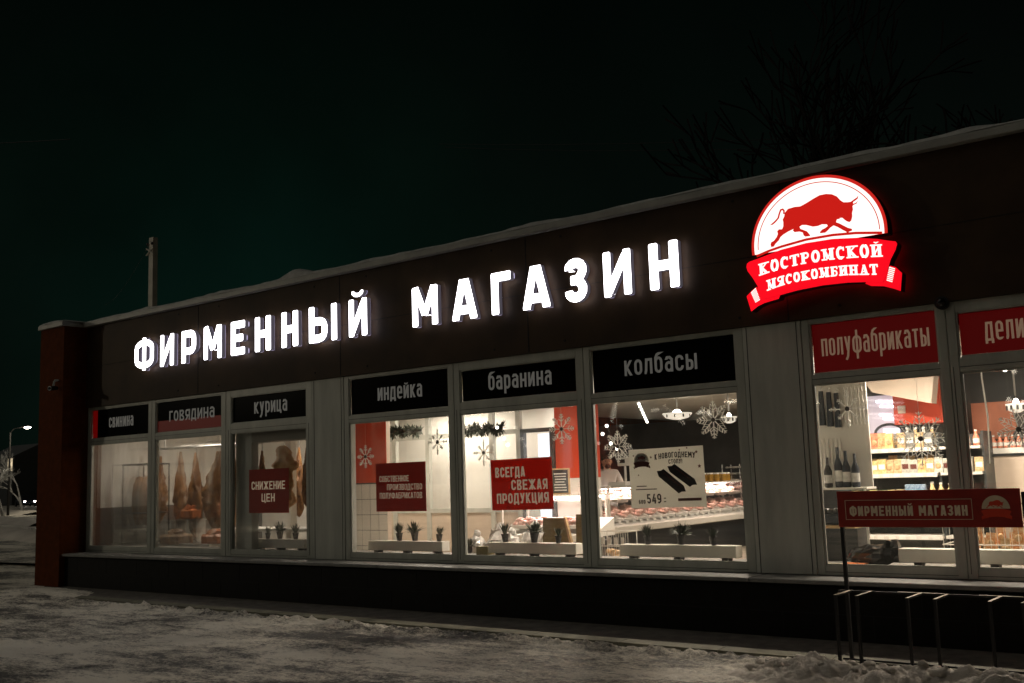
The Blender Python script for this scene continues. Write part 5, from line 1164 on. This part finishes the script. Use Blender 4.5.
# the emblem on the board: a lit look comes only from its pale print
em = bpy.data.objects.new('board_emblem',None); COL.objects.link(em); em.parent = t; em.location = (14.325-X0,.183,1.185)
bpy.data.objects.remove(em)
mbR = MB(); P = arc(14.325-X0,1.19,.098,.098,0,180,20); mbR.prism(P,yb,yb+.0018); _build(mbR,'emblem_disc',mat('board_white',(.75,.6,.42),.5),bo)
mbR = MB(); s_ = .145; ox,oz = 14.325-X0,1.175
f_ = lambda p: ((p[0]-12.8)*s_+ox,(p[1]-3.5)*s_+oz)
mbR.prism([f_(p) for p in BULL],yb-.0012,yb-.0002); mbR.prism([f_(p) for p in RIB],yb-.0016,yb-.0004); mbR.prism([f_(p) for p in LT],yb-.001,yb-.0003); mbR.prism([f_(p) for p in RT],yb-.001,yb-.0003)
_build(mbR,'emblem_bull',mat('board_bull',(.70,.05,.015),.5),bo)

# ================================================================== BACKGROUND
def street_lamp(x,y,h,label,rz,en=0,on=True,arm=1.6):
    t = thing('street_lamp',label,'street lamp',(x,y,-.1),None,rz); mb = MB(); mb.tube([(0,0,0),(0,0,h*.6),(0,0,h)],[.10,.08,.06],10); _build(mb,'pole',M['blackmetal'],t)
    mb = MB(); mb.tube([(0,0,h-.05),(.4*arm/1.6,0,h+.25),(arm,0,h+.35)],.035,8); _build(mb,'arm',M['blackmetal'],t)
    mb = MB(); mb.box(arm-.05,arm+.65,-.14,.14,h+.30,h+.42,0,.04); _build(mb,'head',M['blackmetal'],t)
    mb = MB(); mb.blob((arm+.3,0,h+.27),(.34,.13,.10),14,0); _build(mb,'lens',E_WHITE if not on else emit('street_lamp_lens',(1,.93,.85),30),t)
    if en:
        l = bpy.data.lights.new('street_light','POINT'); l.energy = en; l.color = (1,.88,.66); l.shadow_soft_size = .25
        o = bpy.data.objects.new('street_light',l); COL.objects.link(o); c,s = math.cos(rz),math.sin(rz); o.location = (x+c*(arm+.3),y+s*(arm+.3),h-.1+.12)
    return t
street_lamp(-62.8,30,6.35,'distant lit street lamp at the left edge of the photo',.2,450)
street_lamp(-20,-17,8.0,'unseen street lamp added at the left to light snow and facade',.5,1500)  # lamp added out of view for warm low light on the snow
# slim pole behind the roof
t = thing('utility_pole','pale concrete utility pole rising behind the left end of the roof','pole',(-16.55,12.0,-.1)); mb = MB(); mb.box(-.13,.13,-.10,.10,0,10.2); _build(mb,'shaft',M['pole'],t)
mb = MB(); mb.box(-.13,.13,-.10,.10,10.2,10.75); mb.tube([(-.22,-.14,10.1),(.22,-.14,10.35)],.03,6); mb.tube([(.22,-.14,10.1),(-.22,-.14,10.35)],.03,6); _build(mb,'head',M['pole'],t)
for i,x in enumerate((-.14,.14)):
    mb = MB(); mb.lathe([(.03,0),(.05,.05),(.03,.1)],(x,-.15,10.45),10); _build(mb,'insulator',M['black'],t)
def cable(p0,p1,sag,label,r_=.02):
    P = [Vector(p0).lerp(Vector(p1),i/24)+Vector((0,0,-sag*4*(i/24)*(1-i/24))) for i in range(25)]; mb = MB(); mb.tube(P,r_,5); tag(_build(mb,'overhead_cable',M['blackmetal'],None),label,'cable')
cable((-16.5,11.85,10.5),(-50,30,14.5),.5,'overhead cable running left from the utility pole',.007)
cable((-14,25,16.75),(12,25.5,11.6),.25,'upper overhead cable behind the roof and the bare trees',.012); cable((-14,25.4,16.7),(12,25.9,11.4),.35,'lower overhead cable behind the roof and the bare trees',.012)
cable((-75,25,30.5),(-46,25,24.4),.1,'faint overhead cable near the left edge of the sky',.03)
def tree(x,y,h,label,seed,m,spread=.55,depth=6,r0=.16,z=-.1):
    r = random.Random(seed); t = thing('bare_tree',label,'tree',(x,y,z)); tr = MB(); cr = MB()
    def grow(p,d,L,rad,k):
        n = 3; P = [p]; R = [rad]
        for i in range(n):
            d = (d+Vector((r.gauss(0,.10),r.gauss(0,.10),r.gauss(0.02,.06)))).normalized(); P.append(P[-1]+d*L/n); R.append(max(rad*(1-.32*(i+1)/n),.034 if m == 'bark' else .01))
        (tr if k <= 1 else cr).tube(P,R,7 if k < 2 else (5 if k < 4 else 3),cap=False)
        if k >= depth: return
        for i in range(2 if k < 1 else r.choice((2,3,3))):
            a = r.uniform(0,2*PI); s = spread*r.uniform(.6,1.3); n1 = d.orthogonal().normalized(); n2 = d.cross(n1)
            nd = (d*math.cos(s)+(n1*math.cos(a)+n2*math.sin(a))*math.sin(s)+Vector((0,0,.08))).normalized()
            q = P[-1] if r.random() < .6 else P[-2]
            grow(q,nd,L*r.uniform(.66,.86),rad*.60,k+1)
    grow(Vector((0,0,0)),Vector((r.gauss(0,.05),r.gauss(0,.05),1)).normalized(),h*.26,r0,0)
    _build(tr,'trunk',M[m],t); _build(cr,'crown',M[m],t)
tree(3.4,21,19,'bare tree behind the roof, left of the emblem, lowest branches forked',3,'bark',.55,6,.42)
tree(6.6,24,19.5,'tallest bare tree behind the roof, above the emblem',8,'bark',.48,6,.32)
tree(10.2,26,17,'bare tree behind the roof to the right of the emblem',14,'bark',.55,6,.28)
tree(-1.0,23,16.5,'small bare tree behind the roof above the last white letter',21,'bark',.5,5,.22)
tree(-61.5,29,5.0,'frosted bare tree under the distant street lamp',5,'frostbark',.5,7,.12)
tree(-66.5,33,5.5,'frosted bare tree at the picture edge beyond the distant lamp',6,'frostbark',.5,6,.12)
# distant house and car
t = thing('distant_house','small dark distant house with one lit window at the left edge','house',(-138.0,66,-.1)); mb = MB(); mb.box(-4,4,0,8,0,7.0); _build(mb,'wall',M['darkwall'],t)
mb = MB(); mb.hexa([(-4.3,-.3,7.0),(4.3,-.3,7.0),(4.3,8.3,7.0),(-4.3,8.3,7.0),(-4.3,4,9),(4.3,4,9),(4.3,4.1,9),(-4.3,4.1,9)]); _build(mb,'roof',M['darkwall'],t)
mb = MB(); mb.box(2.6,3.9,-.05,-.01,5.0,6.8); f__ = _build(mb,'window',emit('warm_window',(1,.80,.5),.8),t); mb = MB(); mb.box(3.02,3.08,-.08,-.052,5.2,6.4); mb.box(2.5,3.6,-.08,-.051,5.1,5.19); _build(mb,'sash',M['frame'],f__)
t = thing('distant_car','distant dark car with its headlights on beside the orange pillar','car',(-117.2,59.4,-.1),rz=-.25)
mb = MB(); mb.box(-2.1,2.1,-.85,.85,.28,.85,0,.12); mb.hexa([(-1.5,-.78,.85),(1.0,-.78,.85),(1.0,.78,.85),(-1.5,.78,.85),(-1.0,-.65,1.42),(.4,-.65,1.42),(.4,.65,1.42),(-1.0,.65,1.42)]); _build(mb,'body',M['navy'],t)
for x in (-1.3,1.3):
    for y in (-.86,.86): mb = MB(); mb.tube([(x,y-.1,.32),(x,y+.1,.32)],.32,16); _build(mb,'wheel',M['black'],t)
for y in (-.6,.6): mb = MB(); mb.blob((2.1,y,.62),(.06,.13,.09),10,0); _build(mb,'headlight',emit('headlight_glow',(1,.82,.75),40),t)
mb = MB(); mb.hexa([(.45,-.66,.88),(1.02,-.74,.88),(1.02,.74,.88),(.45,.66,.88),(.42,-.6,1.38),(.46,-.6,1.38),(.46,.6,1.38),(.42,.6,1.38)]); _build(mb,'windscreen',M['black'],t)
# the added lamp out of view stands above with the distant one

# ================================================================== LIGHT, SKY, CAMERA
w = bpy.data.worlds.new('World'); scn.world = w; w.use_nodes = True; nt = w.node_tree; bg = nt.nodes['Background']
sky = nt.nodes.new('ShaderNodeTexSky'); sky.sky_type = 'NISHITA'; sky.sun_disc = False; sky.sun_elevation = math.radians(-6); sky.sun_rotation = math.radians(200)
tc = nt.nodes.new('ShaderNodeTexCoord'); nm = nt.nodes.new('ShaderNodeVectorMath'); nm.operation = 'DOT_PRODUCT'
gd = Vector((-.775,.60,.165)).normalized(); nm.inputs[1].default_value = tuple(gd)
nt.links.new(tc.outputs['Generated'], nm.inputs[0])
r1 = nt.nodes.new('ShaderNodeValToRGB'); e = r1.color_ramp.elements
e[0].position = .72; e[0].color = (.00010,.00022,.00016,1); e[1].position = 1.0; e[1].color = (.0003,.0060,.0040,1)
for p_,c_ in ((.88,(.0002,.0009,.0006)),(.955,(.00025,.0013,.0008)),(.985,(.0003,.0032,.0020))): q = e.new(p_); q.color = c_+(1,)
nt.links.new(nm.outputs['Value'], r1.inputs[0])
ad = nt.nodes.new('ShaderNodeMixRGB'); ad.blend_type = 'ADD'; ad.inputs[0].default_value = .0004
nt.links.new(r1.outputs[0], ad.inputs[1]); nt.links.new(sky.outputs[0], ad.inputs[2]); sx = nt.nodes.new('ShaderNodeSeparateXYZ'); nt.links.new(tc.outputs['Generated'], sx.inputs[0])
r2 = nt.nodes.new('ShaderNodeValToRGB'); e2 = r2.color_ramp.elements; e2[0].position = .12; e2[0].color = (.0020,.0032,.0026,1); e2[1].position = .52; e2[1].color = (.0001,.0002,.0001,1)
q = e2.new(.30); q.color = (.0013,.0022,.0017,1)
nt.links.new(sx.outputs[2], r2.inputs[0])
cn = nt.nodes.new('ShaderNodeTexNoise'); cn.inputs['Scale'].default_value = 2.6; cn.inputs['Detail'].default_value = 5; nt.links.new(tc.outputs['Generated'], cn.inputs['Vector'])
cm = nt.nodes.new('ShaderNodeMapRange'); cm.inputs[1].default_value = .3; cm.inputs[2].default_value = .7; cm.inputs[3].default_value = .55; cm.inputs[4].default_value = 1.25; nt.links.new(cn.outputs['Fac'], cm.inputs[0])
a2 = nt.nodes.new('ShaderNodeMixRGB'); a2.blend_type = 'ADD'; a2.inputs[0].default_value = .85; nt.links.new(ad.outputs[0], a2.inputs[1]); nt.links.new(r2.outputs[0], a2.inputs[2])
m_ = nt.nodes.new('ShaderNodeVectorMath'); m_.operation = 'SCALE'; nt.links.new(a2.outputs[0], m_.inputs[0]); nt.links.new(cm.outputs[0], m_.inputs['Scale'])
nt.links.new(m_.outputs[0], bg.inputs[0]); bg.inputs[1].default_value = 1.0

su = bpy.data.lights.new('night_glow','SUN'); su.energy = .20; su.angle = math.radians(70); su.color = (1,.93,.80)
so = bpy.data.objects.new('night_glow',su); COL.objects.link(so)
so.rotation_euler = Vector((.40,.45,-.80)).to_track_quat('-Z','Y').to_euler()

cd = bpy.data.cameras.new('camera'); cam = bpy.data.objects.new('camera',cd); COL.objects.link(cam); scn.camera = cam
cd.lens = 36.37; cd.sensor_width = 36; cd.clip_start = .05; cd.clip_end = 2000
R_ = Vector((0.789934,0.612292,-0.03322)); U_ = Vector((0.105753,-0.082671,0.99095)); F_ = Vector((-0.604004,0.786298,0.130057))
mw = Matrix(((R_.x,U_.x,-F_.x,16.25716),(R_.y,U_.y,-F_.y,-9.40512),(R_.z,U_.z,-F_.z,1.53999),(0,0,0,1))); cam.matrix_world = mw
scn.view_settings.view_transform = 'Standard'; scn.view_settings.look = 'None'; scn.view_settings.exposure = 0; scn.view_settings.gamma = 1
scn.render.engine = 'CYCLES'; c_ = scn.cycles; c_.use_denoising = True; c_.max_bounces = 7; c_.diffuse_bounces = 3; c_.glossy_bounces = 3; c_.transmission_bounces = 5; c_.transparent_max_bounces = 10
c_.caustics_reflective = False; c_.caustics_refractive = False; c_.sample_clamp_indirect = 6; c_.use_light_tree = True
